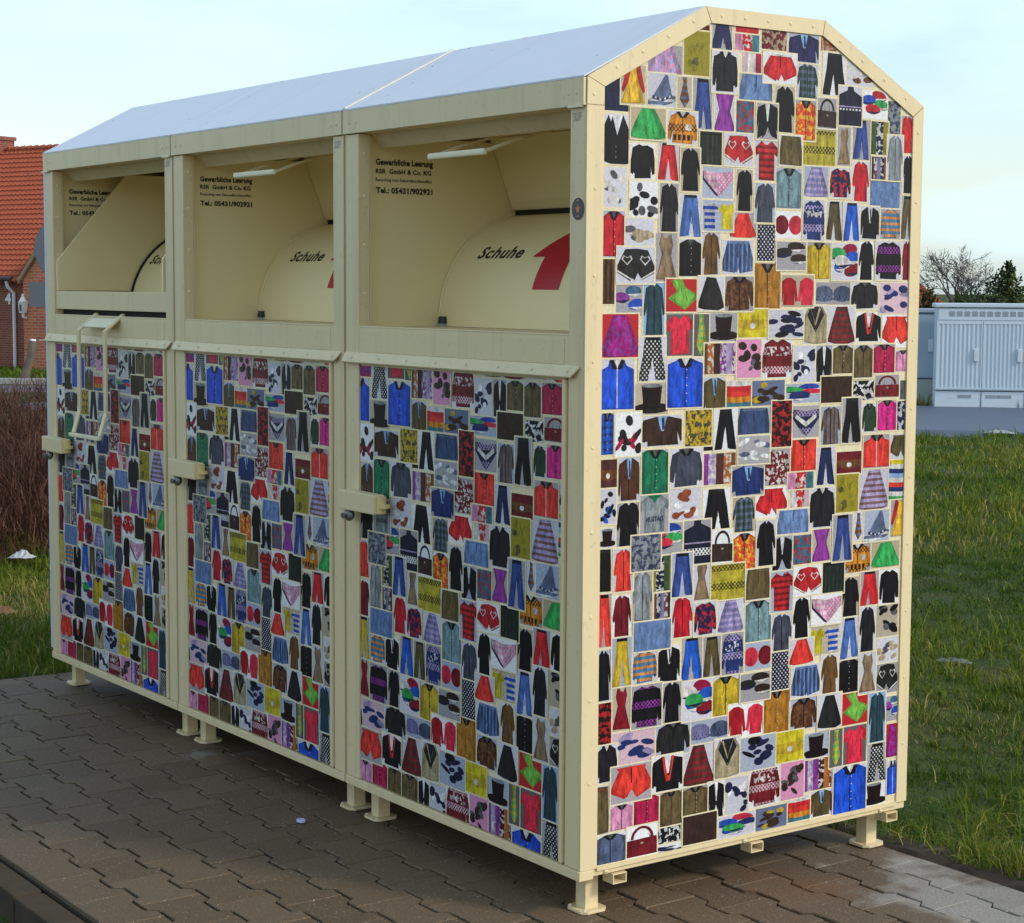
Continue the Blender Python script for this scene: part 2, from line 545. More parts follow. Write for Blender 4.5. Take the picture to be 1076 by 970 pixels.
# ------------------------------------------------------------------ mesh helper
class MB:
    def __init__(self):
        self.v, self.f, self.m = [], [], []

    def add(self, vs, fs, mi=0):
        o = len(self.v)
        self.v += [tuple(map(float, p)) for p in vs]
        self.f += [tuple(o + i for i in f) for f in fs]
        self.m += [mi] * len(fs)
        return self

    def box(self, x0, y0, z0, x1, y1, z1, mi=0):
        vs = [(x, y, z) for z in (z0, z1) for y in (y0, y1) for x in (x0, x1)]
        return self.add(vs, [(0, 2, 3, 1), (4, 5, 7, 6), (0, 1, 5, 4), (2, 6, 7, 3), (0, 4, 6, 2), (1, 3, 7, 5)], mi)

    def prism(self, poly, d, mi=0):
        """poly: 3D points of a flat outline; d: extrusion vector"""
        n = len(poly)
        a = [tuple(p) for p in poly]
        b_ = [tuple(p[i] + d[i] for i in range(3)) for p in poly]
        nr = Vector((0, 0, 0))
        for i in range(n):
            p, q = Vector(a[i]), Vector(a[(i + 1) % n])
            nr += p.cross(q)
        flip = nr.dot(Vector(d)) < 0
        fs = [tuple(range(n))[::-1], tuple(range(n, 2 * n))] + [(i, (i + 1) % n, n + (i + 1) % n, n + i) for i in range(n)]
        if flip:
            fs = [f[::-1] for f in fs]
        return self.add(a + b_, fs, mi)

    def tube(self, pts, r, n=8, mi=0, cap=True):
        pts = [Vector(p) for p in pts]
        rs = r if isinstance(r, (list, tuple)) else [r] * len(pts)
        vs, fs = [], []
        up = Vector((.31, .17, .93)).normalized()
        for i, p in enumerate(pts):
            t = (pts[min(i + 1, len(pts) - 1)] - pts[max(i - 1, 0)]).normalized()
            a = t.cross(up)
            if a.length < .05:
                a = t.cross(Vector((1, 0, 0)))
            a.normalize()
            b_ = t.cross(a)
            for k in range(n):
                w = 2 * math.pi * k / n
                vs.append(p + rs[i] * (math.cos(w) * a + math.sin(w) * b_))
        for i in range(len(pts) - 1):
            for k in range(n):
                k2 = (k + 1) % n
                fs.append((i * n + k, i * n + k2, (i + 1) * n + k2, (i + 1) * n + k))
        if cap:
            fs.append(tuple(range(n))[::-1])
            fs.append(tuple((len(pts) - 1) * n + k for k in range(n)))
        return self.add(vs, fs, mi)

    def flatbar(self, pts, w, t, side=Vector((1, 0, 0)), mi=0):
        """a flat bar swept along pts; w is its width along side, t its thickness"""
        pts = [Vector(p) for p in pts]
        vs, fs = [], []
        for i, p in enumerate(pts):
            d0 = (pts[i] - pts[i - 1]).normalized() if i else None
            d1 = (pts[i + 1] - pts[i]).normalized() if i + 1 < len(pts) else None
            d = (d0 + d1).normalized() if d0 and d1 else (d0 or d1)
            nn = d.cross(side).normalized()
            k = 1. / max(.5, nn.dot((d0 or d1).cross(side).normalized()))
            for a, b_ in ((-1, -1), (1, -1), (1, 1), (-1, 1)):
                vs.append(p + side * (a * w / 2) + nn * (b_ * t / 2 * k))
        for i in range(len(pts) - 1):
            for k in range(4):
                k2 = (k + 1) % 4
                fs.append((i * 4 + k, i * 4 + k2, i * 4 + 4 + k2, i * 4 + 4 + k))
        fs += [(3, 2, 1, 0), tuple((len(pts) - 1) * 4 + k for k in range(4))]
        return self.add(vs, fs, mi)

    def dome(self, c, axis, r, h, mi=0, n=8):
        c, ax = Vector(c), Vector(axis).normalized()
        a = ax.orthogonal().normalized()
        b_ = ax.cross(a)
        vs = []
        for rr, hh in ((r, 0), (r * .75, h * .7)):
            for k in range(n):
                w = 2 * math.pi * k / n
                vs.append(c + rr * (math.cos(w) * a + math.sin(w) * b_) + ax * hh)
        vs.append(c + ax * h)
        fs = [(k, (k + 1) % n, n + (k + 1) % n, n + k) for k in range(n)] + [(n + k, n + (k + 1) % n, 2 * n) for k in range(n)]
        return self.add(vs, fs, mi)

    def ball(self, c, r, n=10, mi=0, sq=(1, 1, 1)):
        vs, fs = [], []
        k2 = n // 2
        for j in range(k2 + 1):
            th = math.pi * j / k2
            for k in range(n):
                ph = 2 * math.pi * k / n
                vs.append((c[0] + sq[0] * r * math.sin(th) * math.cos(ph), c[1] + sq[1] * r * math.sin(th) * math.sin(ph), c[2] + sq[2] * r * math.cos(th)))
        for j in range(k2):
            for k in range(n):
                q = (k + 1) % n
                fs.append((j * n + k, (j + 1) * n + k, (j + 1) * n + q, j * n + q))
        return self.add(vs, fs, mi)


def make_mesh(name, mb, mats, org=(0, 0, 0), bevel=0., smooth=False, recalc=False):
    me = bpy.data.meshes.new(name)
    me.from_pydata([tuple(p[i] - org[i] for i in range(3)) for p in mb.v], [], mb.f)
    for mt in (mats if isinstance(mats, (list, tuple)) else [mats]):
        me.materials.append(mt)
    if any(mb.m):
        me.polygons.foreach_set('material_index', mb.m)
    if bevel or recalc:
        bm = bmesh.new()
        bm.from_mesh(me)
        if recalc:
            bmesh.ops.recalc_face_normals(bm, faces=bm.faces)
        if bevel:
            ed = [e for e in bm.edges if len(e.link_faces) == 2 and e.calc_face_angle(0) > .5]
            bmesh.ops.bevel(bm, geom=ed, offset=bevel, segments=2, profile=.6, affect='EDGES', clamp_overlap=True)
        bm.to_mesh(me)
        bm.free()
    if smooth:
        me.polygons.foreach_set('use_smooth', [True] * len(me.polygons))
        try:
            me.set_sharp_from_angle(angle=R(35))
        except Exception:
            pass
    me.update()
    return me


def link(name, me, parent=None, loc=None):
    o = bpy.data.objects.new(name, me)
    COL.objects.link(o)
    if parent is not None:
        o.parent = parent
    if loc is not None:
        o.location = loc
    return o


def tag(o, label=None, cat=None, group=None, kind=None):
    for k, v in (('label', label), ('category', cat), ('group', group), ('kind', kind)):
        if v:
            o[k] = v
    return o


def empty(name, loc, rz=0.):
    o = bpy.data.objects.new(name, None)
    o.empty_display_size = .2
    COL.objects.link(o)
    o.location = loc
    o.rotation_euler = (0, 0, rz)
    return o


# lettering: the built-in font turned into a mesh ------------------------------------------------
def text_mesh(body, size, fat=0., shear=0., spacing=1., width=None):
    cu = bpy.data.curves.new('lettering_source', 'FONT')
    cu.body = body
    cu.size = size
    cu.offset = fat
    cu.shear = shear
    cu.space_character = spacing
    cu.resolution_u = 3
    o = bpy.data.objects.new('lettering_source', cu)
    COL.objects.link(o)
    bpy.context.view_layer.update()
    dg = bpy.context.evaluated_depsgraph_get()
    me = bpy.data.meshes.new_from_object(o.evaluated_get(dg))
    vs = [tuple(v.co) for v in me.vertices]
    fs = [tuple(p.vertices) for p in me.polygons]
    bpy.data.objects.remove(o)
    bpy.data.curves.remove(cu)
    bpy.data.meshes.remove(me)
    if width:
        x0, x1 = min(v[0] for v in vs), max(v[0] for v in vs)
        k = width / (x1 - x0)
        vs = [((v[0] - x0) * k, v[1], v[2]) for v in vs]
    return vs, fs


# ------------------------------------------------------------------ world and light
SUN_EL, SUN_AZ = R(34), R(28)        # azimuth measured from +X towards +Y
wd = bpy.data.worlds.new('World')
scene.world = wd
wd.use_nodes = True
nt = wd.node_tree
bg = nt.nodes['Background']
sky = N(nt, 'ShaderNodeTexSky', sky_type='NISHITA')
sky.sun_disc = False
sky.sun_elevation = SUN_EL
sky.sun_rotation = math.pi / 2 - SUN_AZ
sky.air_density = 1.0
sky.dust_density = 1.2
sky.ozone_density = 1.0
tc = N(nt, 'ShaderNodeTexCoord')
mp = N(nt, 'ShaderNodeMapping')
mp.inputs['Scale'].default_value = (3.2, 3.2, 12.)
mp.inputs['Rotation'].default_value = (.1, .0, .5)
nt.links.new(tc.outputs['Generated'], mp.inputs[0])
cl = noise(nt, 1.3, 7, mp.outputs[0], .55)
clf = ramp(nt, cl, [(.42, (.16, .16, .16)), (.68, (.96, .96, .96))])
skyc = mixc(nt, clf, sky.outputs[0], CLOUD)
nt.links.new(skyc, bg.inputs[0])
bg.inputs[1].default_value = SKY_STRENGTH
sd = bpy.data.lights.new('sun', 'SUN')
sd.energy = SUN_STRENGTH
sd.angle = R(SUN_ANGLE)
sd.color = (1., .945, .83)
so = bpy.data.objects.new('sun', sd)
COL.objects.link(so)
dv = Vector((math.cos(SUN_EL) * math.cos(SUN_AZ), math.cos(SUN_EL) * math.sin(SUN_AZ), math.sin(SUN_EL)))
so.rotation_euler = dv.to_track_quat('Z', 'Y').to_euler()
so.location = (8, 6, 12)
scene.view_settings.view_transform = 'Standard'
scene.view_settings.look = 'None'
scene.view_settings.exposure = EXPOSURE
scene.view_settings.gamma = 1
# ------------------------------------------------------------------ the printed collage of clothing photographs
SRGB = dict(
    backdrop_grey=(172, 168, 174), backdrop_sand=(196, 182, 160), backdrop_blue=(176, 184, 206),
    black=(22, 20, 28), blackg=(38, 38, 40), blackl=(34, 32, 40), blackr=(36, 20, 24), blue=(36, 84, 200), blueb=(28, 92, 205),
    brown=(120, 74, 44), brownc=(112, 78, 44), brownd=(62, 42, 34), brownk=(84, 52, 36), brownm=(92, 50, 46), crim=(186, 26, 78),
    denim=(110, 140, 190), denimd=(58, 78, 122), dkbrown=(58, 42, 40), dkgreen=(42, 66, 50), dkred=(110, 30, 30), green=(56, 178, 92),
    greeng=(70, 96, 52), greent=(22, 118, 84), greyb=(112, 104, 104), greyd=(98, 98, 104), greyf=(142, 150, 156), houndy=(196, 180, 54),
    jean=(52, 76, 150), jeanb=(76, 112, 186), jeand=(34, 44, 88), leaf=(122, 190, 74), lg=(216, 214, 226), lilac=(178, 160, 204),
    lilacd=(132, 126, 178), ltblue=(146, 190, 236), magenta=(160, 16, 120), magp=(222, 30, 140), maroon=(120, 24, 38), navy=(40, 44, 92),
    navyb=(34, 52, 116), navyd=(26, 28, 62), navyk=(28, 32, 56), navyp=(32, 36, 76), ochre=(176, 118, 36), offw=(232, 226, 222),
    olive=(112, 100, 58), oliveb=(104, 88, 56), olivebr=(92, 78, 48), olivey=(160, 146, 34), orange=(226, 142, 30), orangeb=(196, 110, 52),
    orred=(226, 78, 40), pink=(228, 150, 192), pinkw=(226, 190, 204), purple=(150, 58, 160), red=(216, 34, 44), redc=(206, 26, 44),
    redd=(196, 34, 44), redk=(110, 20, 24), redm=(140, 20, 40), redo=(236, 58, 48), redp=(234, 44, 74), royal=(24, 84, 222),
    rust=(158, 78, 52), sand=(176, 162, 128), slate=(104, 116, 150), slateb=(82, 96, 128), slated=(70, 74, 92), tan=(198, 176, 146),
    tanb=(146, 120, 92), teal=(70, 132, 150), teal2=(62, 112, 140), tealb=(74, 126, 166), tealg=(120, 152, 160), tealk=(44, 72, 84),
    w=(244, 243, 246), yel=(236, 186, 48), yelb=(226, 206, 34), yelo=(206, 174, 36))
PAL = {}
for k_, c_ in SRGB.items():
    l_ = lin(c_)
    g_ = sum(l_) / 3
    PAL[k_] = tuple(max(.004, min(.80, (g_ + (v - g_) * .97) * .82)) for v in l_)
SHEET_CREAM = tuple(v * .86 for v in lin((240, 226, 188)))

SHP = dict(
    pants=[(.3, .96), (.7, .96), (.75, .6), (.86, .04), (.62, .04), (.5, .6), (.38, .04), (.14, .04), (.25, .6)],
    shorts=[(.24, .9), (.5, .93), (.76, .9), (.97, .34), (.62, .1), (.5, .36), (.38, .1), (.03, .34)],
    skirt=[(.34, .95), (.66, .95), (.8, .55), (.95, .1), (.72, .04), (.28, .04), (.05, .1), (.2, .55)],
    skirtw=[(.14, .96), (.86, .96), (.97, .04), (.03, .04)],
    skirtd=[(.2, .94), (.8, .94), (.99, .14), (.56, .06), (.5, .3), (.44, .06), (.01, .14)],
    dress=[(.33, .97), (.43, .88), (.57, .88), (.67, .97), (.74, .76), (.66, .56), (.86, .06), (.14, .06), (.34, .56), (.26, .76)],
    dressw=[(.12, .97), (.88, .97), (.72, .55), (.97, .03), (.03, .03), (.28, .55)],
    coat=[(.42, .97), (.58, .97), (.78, .88), (.9, .42), (.82, .36), (.76, .55), (.8, .03), (.2, .03), (.24, .55), (.18, .36), (.1, .42), (.22, .88)],
    jacket=[(.38, .95), (.62, .95), (.86, .84), (.97, .2), (.83, .15), (.78, .45), (.79, .05), (.21, .05), (.22, .45), (.17, .15), (.03, .2), (.14, .84)],
    jacketf=[(.36, .97), (.64, .97), (.92, .84), (.99, .06), (.86, .03), (.14, .03), (.01, .06), (.08, .84)],
    sweater=[(.36, .95), (.5, .9), (.64, .95), (.86, .84), (.97, .2), (.83, .15), (.76, .5), (.77, .05), (.23, .05), (.24, .5), (.17, .15), (.03, .2), (.14, .84)],
    shirt=[(.32, .96), (.5, .9), (.68, .96), (.95, .84), (.95, .03), (.05, .03), (.05, .84)],
    shirtf=[(.28, .97), (.72, .97), (.98, .88), (.98, .02), (.02, .02), (.02, .88)],
    tee=[(.3, .95), (.42, .87), (.58, .87), (.7, .95), (.99, .76), (.88, .58), (.79, .66), (.79, .05), (.21, .05), (.21, .66), (.12, .58), (.01, .76)],
    tail=[(.4, .96), (.6, .96), (.84, .86), (.96, .3), (.86, .24), (.8, .5), (.86, .04), (.66, .12), (.5, .42), (.34, .12), (.14, .04), (.2, .5), (.14, .24), (.04, .3), (.16, .86)],
    vest=[(.26, .97), (.5, .5), (.74, .97), (.96, .68), (.92, .06), (.5, .01), (.08, .06), (.04, .68)],
    turtle=[(.4, .99), (.6, .99), (.62, .88), (.92, .76), (.97, .03), (.03, .03), (.08, .76), (.38, .88)],
    brief=[(.04, .88), (.5, .8), (.96, .88), (.93, .6), (.6, .16), (.5, .08), (.4, .16), (.07, .6)],
    hood=[(.34, .99), (.66, .99), (.74, .84), (.94, .78), (.97, .04), (.03, .04), (.06, .78), (.26, .84)],
    scarf=[(.2, .92), (.5, .98), (.62, .7), (.98, .5), (.6, .06), (.12, .4), (.38, .62)],
    tie=[(.38, .96), (.62, .96), (.58, .8), (.76, .28), (.5, .05), (.26, .28), (.42, .8)],
    bag=[(.08, .58), (.92, .58), (.95, .06), (.05, .06)],
)
SHP['suit'] = SHP['jacket']
SHP['teed'] = SHP['tee']


def ell(cx, cy, rx, ry, n=14, rot=0.):
    return [(cx + rx * math.cos(a) * math.cos(rot) - ry * math.sin(a) * math.sin(rot), cy + rx * math.cos(a) * math.sin(rot) + ry * math.sin(a) * math.cos(rot)) for a in (2 * math.pi * k / n for k in range(n))]


def garment(shp, c, c2, pat, rng):
    """list of (outline in the unit square, colour, second colour, pattern number, layer)"""
    L = []
    cols = c.split(',')

    def jit(p, a=.018):
        return [(x + rng.uniform(-a, a), y + rng.uniform(-a, a)) for x, y in p]
    if shp == 'fill':
        L.append(([(0, 0), (1, 0), (1, 1), (0, 1)], c, c2, pat, 1))
    elif shp == 'vbands':
        n = len(cols)
        for i, k in enumerate(cols):
            L.append(([(i / n, 0), ((i + 1) / n, 0), ((i + 1) / n, 1), (i / n, 1)], k, 'offw', 5 if (i % 2) else 0, 1))
    elif shp == 'stack':
        n = len(cols)
        for i, k in enumerate(cols):
            y0, y1 = 1 - (i + 1) / n, 1 - i / n
            L.append(([(0, y0), (.5, y0 - .03 if i < n - 1 else 0), (1, y0), (1, y1), (.5, y1 - .03 if i else 1), (0, y1)], k, k, 0, 1))
    elif shp in ('blob', 'caps', 'berets', 'twotee'):
        if shp == 'blob':
            for i in range(11):
                k = (c, c, c2)[i % 3]
                L.append((ell(rng.uniform(.16, .84), rng.uniform(.14, .86), rng.uniform(.08, .2), rng.uniform(.05, .13), 9, rng.uniform(-.8, .8)), k, c2, 0, 2 + i % 2))
        elif shp == 'caps':
            n = len(cols)
            for i, k in enumerate(cols):
                a = i / max(1, n)
                cx, cy = .5 + .25 * math.cos(2.4 * i + 1), .8 - .6 * a
                p = ell(cx, cy, .26, .17, 14, rng.uniform(-.4, .4))
                L.append((p, k, 'offw', 0, 1 + i % 4))
                L.append(([(cx - .24, cy - .1), (cx + .05, cy - .17), (cx + .3, cy - .06), (cx + .05, cy - .08)], 'navyp' if i % 2 else 'offw', 'w', 0, 1 + i % 4 + .5))
        elif shp == 'berets':
            for i, k in enumerate(cols[:2]):
                L.append((ell(.27 + .47 * i, .5, .235, .34), k, k, 0, 1))
                if 'slate' in k or 'lilac' in k:
                    L.append((ell(.27 + .47 * i, .3, .25, .12), k, 'navyp', 1, 2))
        else:
            for i, k in enumerate(cols[:2]):
                x0 = .02 + .47 * i
                q = [(x0 + .5 * x, .04 + .9 * y) for x, y in SHP['tee' if k[0] != 'r' else 'jacket']]
                L.append((q, k, 'offw', 2 if k == 'blue' else 0, 1 + i))
    elif shp == 'tophat':
        L.append((ell(.5, .22, .49, .16), c, c, 0, 1))
        L.append(([(.24, .88), (.76, .88), (.71, .24), (.5, .17), (.29, .24)], c, c, 0, 2))
        L.append((ell(.5, .89, .26, .06), 'greyf', 'w', 0, 3))
        L.append(([(.285, .34), (.5, .27), (.715, .34), (.71, .24), (.5, .17), (.29, .24)], 'black', 'black', 0, 3))
    elif shp == 'conehat':
        L.append((ell(.5, .2, .48, .15, 14, .2), c, c2, 2, 1))
        L.append(([(.6, .96), (.68, .93), (.82, .3), (.5, .16), (.2, .24)], c, c, 0, 2))
        L.append(([(.22, .34), (.5, .24), (.8, .38), (.81, .33), (.5, .19), (.21, .28)], 'navyp', 'w', 3, 3))
    elif shp == 'bagf':
        L.append(([(0, 0), (1, 0), (1, 1), (0, 1)], c, c, 0, 1))
        L.append(([(.06, .62), (.94, .62), (.9, .34), (.5, .24), (.1, .34)], c2, c2, 0, 2))
        L.append((ell(.5, .42, .09, .1, 8), 'offw', 'w', 0, 3))
    else:
        p = SHP[shp if shp in SHP else 'shirt']
        if shp == 'pants':
            k = rng.uniform(1., 1.22)
            p = [(.5 + (x - .5) * k, y) for x, y in p]
        L.append((jit(p), c, c2, pat, 1))
        dark = {'black': 'blackg'}.get(c, 'black')
        if shp == 'suit':
            L.append(([(.41, .95), (.59, .95), (.53, .5), (.48, .5)], 'w' if c2 == 'w' else c2, 'w', 0, 2))
            L.append(([(.49, .9), (.53, .9), (.55, .58), (.5, .52)], 'redo' if c2 == 'redo' else ('navyb' if c2 != 'w' else 'black'), 'w', 0, 3))
            if c2 == 'redo':
                L[1] = (L[1][0], 'w', 'w', 0, 2)
                L[2] = ([(.36, .95), (.42, .95), (.5, .42), (.56, .46), (.6, .95), (.66, .95), (.56, .3), (.46, .28)], 'redo', 'w', 0, 3)
            L.append(([(.485, .5), (.5, .5), (.5, .06), (.485, .06)], dark, dark, 0, 2))
        elif shp == 'tail':
            L.append(([(.42, .96), (.58, .96), (.52, .5), (.49, .5)], 'w', 'w', 0, 2))
        elif shp == 'vest':
            L.append(([(.3, .95), (.7, .95), (.5, .5)], 'w' if c != 'sand' else 'blackg', 'w', 0, 0.5))
            if c == 'sand':
                L.append(([(.3, .93), (.5, .46), (.7, .93), (.82, .74), (.5, .3), (.18, .74)], 'blackg', 'w', 0, 2))
            for i in range(3):
                L.append((ell(.5, .36 - .1 * i, .02, .014, 6), 'greyf', 'w', 0, 3))
        elif shp in ('jacket', 'jacketf', 'hood', 'shirt', 'shirtf', 'coat'):
            if rng.random() < .8:
                L.append(([(.485, .93), (.51, .93), (.515, .06), (.49, .06)], 'offw' if shp == 'hood' else dark, dark, 0, 2))
            if shp != 'coat':
                L.append(([(.4, .97), (.6, .97), (.5, .82)], 'offw' if c in ('blackl', 'orange', 'royal') else 'greyd', 'w', 0, 2))
                L.append(([(.3, .95), (.41, .97), (.5, .8), (.44, .78)], dark, dark, 0, 3))
                L.append(([(.7, .95), (.59, .97), (.5, .8), (.56, .78)], dark, dark, 0, 3))
            else:
                L.append(([(.43, .97), (.57, .97), (.5, .9)], 'lg', 'w', 0, 2))
            if shp in ('shirt', 'shirtf'):
                for i in range(5):
                    L.append((ell(.53, .75 - .15 * i, .016, .012, 6), 'offw', 'w', 0, 3))
            if c == 'orange':
                L.append(([(.58, .62), (.76, .6), (.75, .42), (.57, .44)], 'offw', 'tan', 5, 3))
                L.append(([(.22, .3), (.78, .3), (.78, .14), (.22, .14)], 'black', 'orange', 3, 2))
            if c == 'royal':
                L.append(([(.34, .98), (.39, .98), (.42, .8), (.37, .8)], 'navyk', 'w', 0, 3))
                L.append(([(.61, .98), (.66, .98), (.63, .8), (.58, .8)], 'navyk', 'w', 0, 3))
        elif shp == 'turtle':
            L.append(([(.06, .44), (.94, .44), (.95, .16), (.05, .16)], c, 'w', 6, 2))
            L.append(([(.07, .5), (.93, .5), (.93, .47), (.07, .47)], 'lilac', 'w', 0, 2))
        elif shp == 'bag':
            out = [(.5 + .32 * math.cos(a), .58 + .38 * math.sin(a)) for a in (math.pi * k / 10 for k in range(11))]
            inn = [(.5 + .24 * math.cos(a), .58 + .30 * math.sin(a)) for a in (math.pi * k / 10 for k in range(10, -1, -1))]
            L.append((out + inn, c, c, 0, 2))
            L.append((ell(.5, .44, .05, .035, 6), 'sand', 'w', 0, 3))
        elif shp == 'shorts' and pat == 7:
            for sx in (-1, 1):
                h = [(.5 + sx * .2, .5), (.5 + sx * .33, .66), (.5 + sx * .28, .76), (.5 + sx * .2, .7), (.5 + sx * .12, .76), (.5 + sx * .08, .66)]
                L.append((h, 'offw', 'w', 0, 2))
                L.append(([(.5 + sx * .2 + (x - .5 - sx * .2) * .72, .64 + (y - .64) * .72) for x, y in h], c, c, 0, 3))
            L[0] = (L[0][0], c, c, 0, 1)
            L.append(([(.03, .36), (.38, .12), (.4, .15), (.05, .4)], 'offw', 'w', 0, 2))
            L.append(([(.97, .36), (.62, .12), (.6, .15), (.95, .4)], 'offw', 'w', 0, 2))
        elif shp in ('skirtw', 'shorts', 'skirtd'):
            L.append(([(.2, .93), (.8, .93), (.8, .87), (.2, .87)], dark if c[0] == 'b' else c2, dark, 0, 2))
            L.append(([(.49, .9), (.51, .9), (.51, .5), (.49, .5)], dark, dark, 0, 2))
        elif shp == 'pants':
            L.append(([(.3, .96), (.7, .96), (.705, .9), (.295, .9)], dark, dark, 0, 2))
        elif shp == 'brief':
            if c2 == 'lilac':
                L.append(([(.2, .72), (.5, .5), (.8, .72), (.84, .62), (.5, .34), (.16, .62)], 'offw', 'w', 0, 2))
            else:
                L.append(([(.5, .8), (.96, .88), (.93, .6), (.6, .16), (.5, .08)], 'pink', 'offw', 1, 2))
                L.append(([(.04, .88), (.07, .6), (.42, .14), (.5, .08), (.5, .13), (.12, .62), (.09, .84)], 'navyp', 'w', 0, 3))
        elif shp == 'sweater' and c in ('navyb', 'maroon'):
            L.append(([(.2, .78), (.8, .78), (.78, .56), (.22, .56)], c, 'offw', 5, 2))
        elif shp == 'dress' and c == 'yel':
            L.append(([(.3, .97), (.42, .86), (.34, .55), (.2, .3), (.14, .36), (.24, .76)], 'redd', 'w', 0, 2))
            L.append(([(.7, .97), (.58, .86), (.66, .55), (.8, .3), (.86, .36), (.76, .76)], 'redd', 'w', 0, 2))
        elif shp == 'teed':
            L.append(([(.3, .95), (.42, .87), (.5, .76), (.58, .87), (.7, .95), (.6, .99), (.4, .99)], 'greent', 'w', 0, 2))
    return L


def clip_poly(poly, win):
    """cut a flat outline by a convex counter-clockwise window"""
    out = poly
    for i in range(len(win)):
        a, b_ = win[i], win[(i + 1) % len(win)]
        nx, ny = -(b_[1] - a[1]), b_[0] - a[0]
        src, out = out, []
        for k in range(len(src)):
            p, q = src[k], src[(k + 1) % len(src)]
            dp = (p[0] - a[0]) * nx + (p[1] - a[1]) * ny
            dq = (q[0] - a[0]) * nx + (q[1] - a[1]) * ny
            if dp >= 0:
                out.append(p)
            if (dp >= 0) != (dq >= 0):
                t = dp / (dp - dq)
                out.append((p[0] + t * (q[0] - p[0]), p[1] + t * (q[1] - p[1])))
        if len(out) < 3:
            return None
    ar = sum(out[i][0] * out[(i + 1) % len(out)][1] - out[(i + 1) % len(out)][0] * out[i][1] for i in range(len(out)))
    if abs(ar) < 1e-7:
        return None
    return out if ar > 0 else out[::-1]


TILES = []
for row in SHEET.strip().split('\n'):
    t = row.split()
    TILES.append((*[int(q) / 1000 for q in t[:4]], t[4], t[5], t[6], int(t[7]), t[8]))


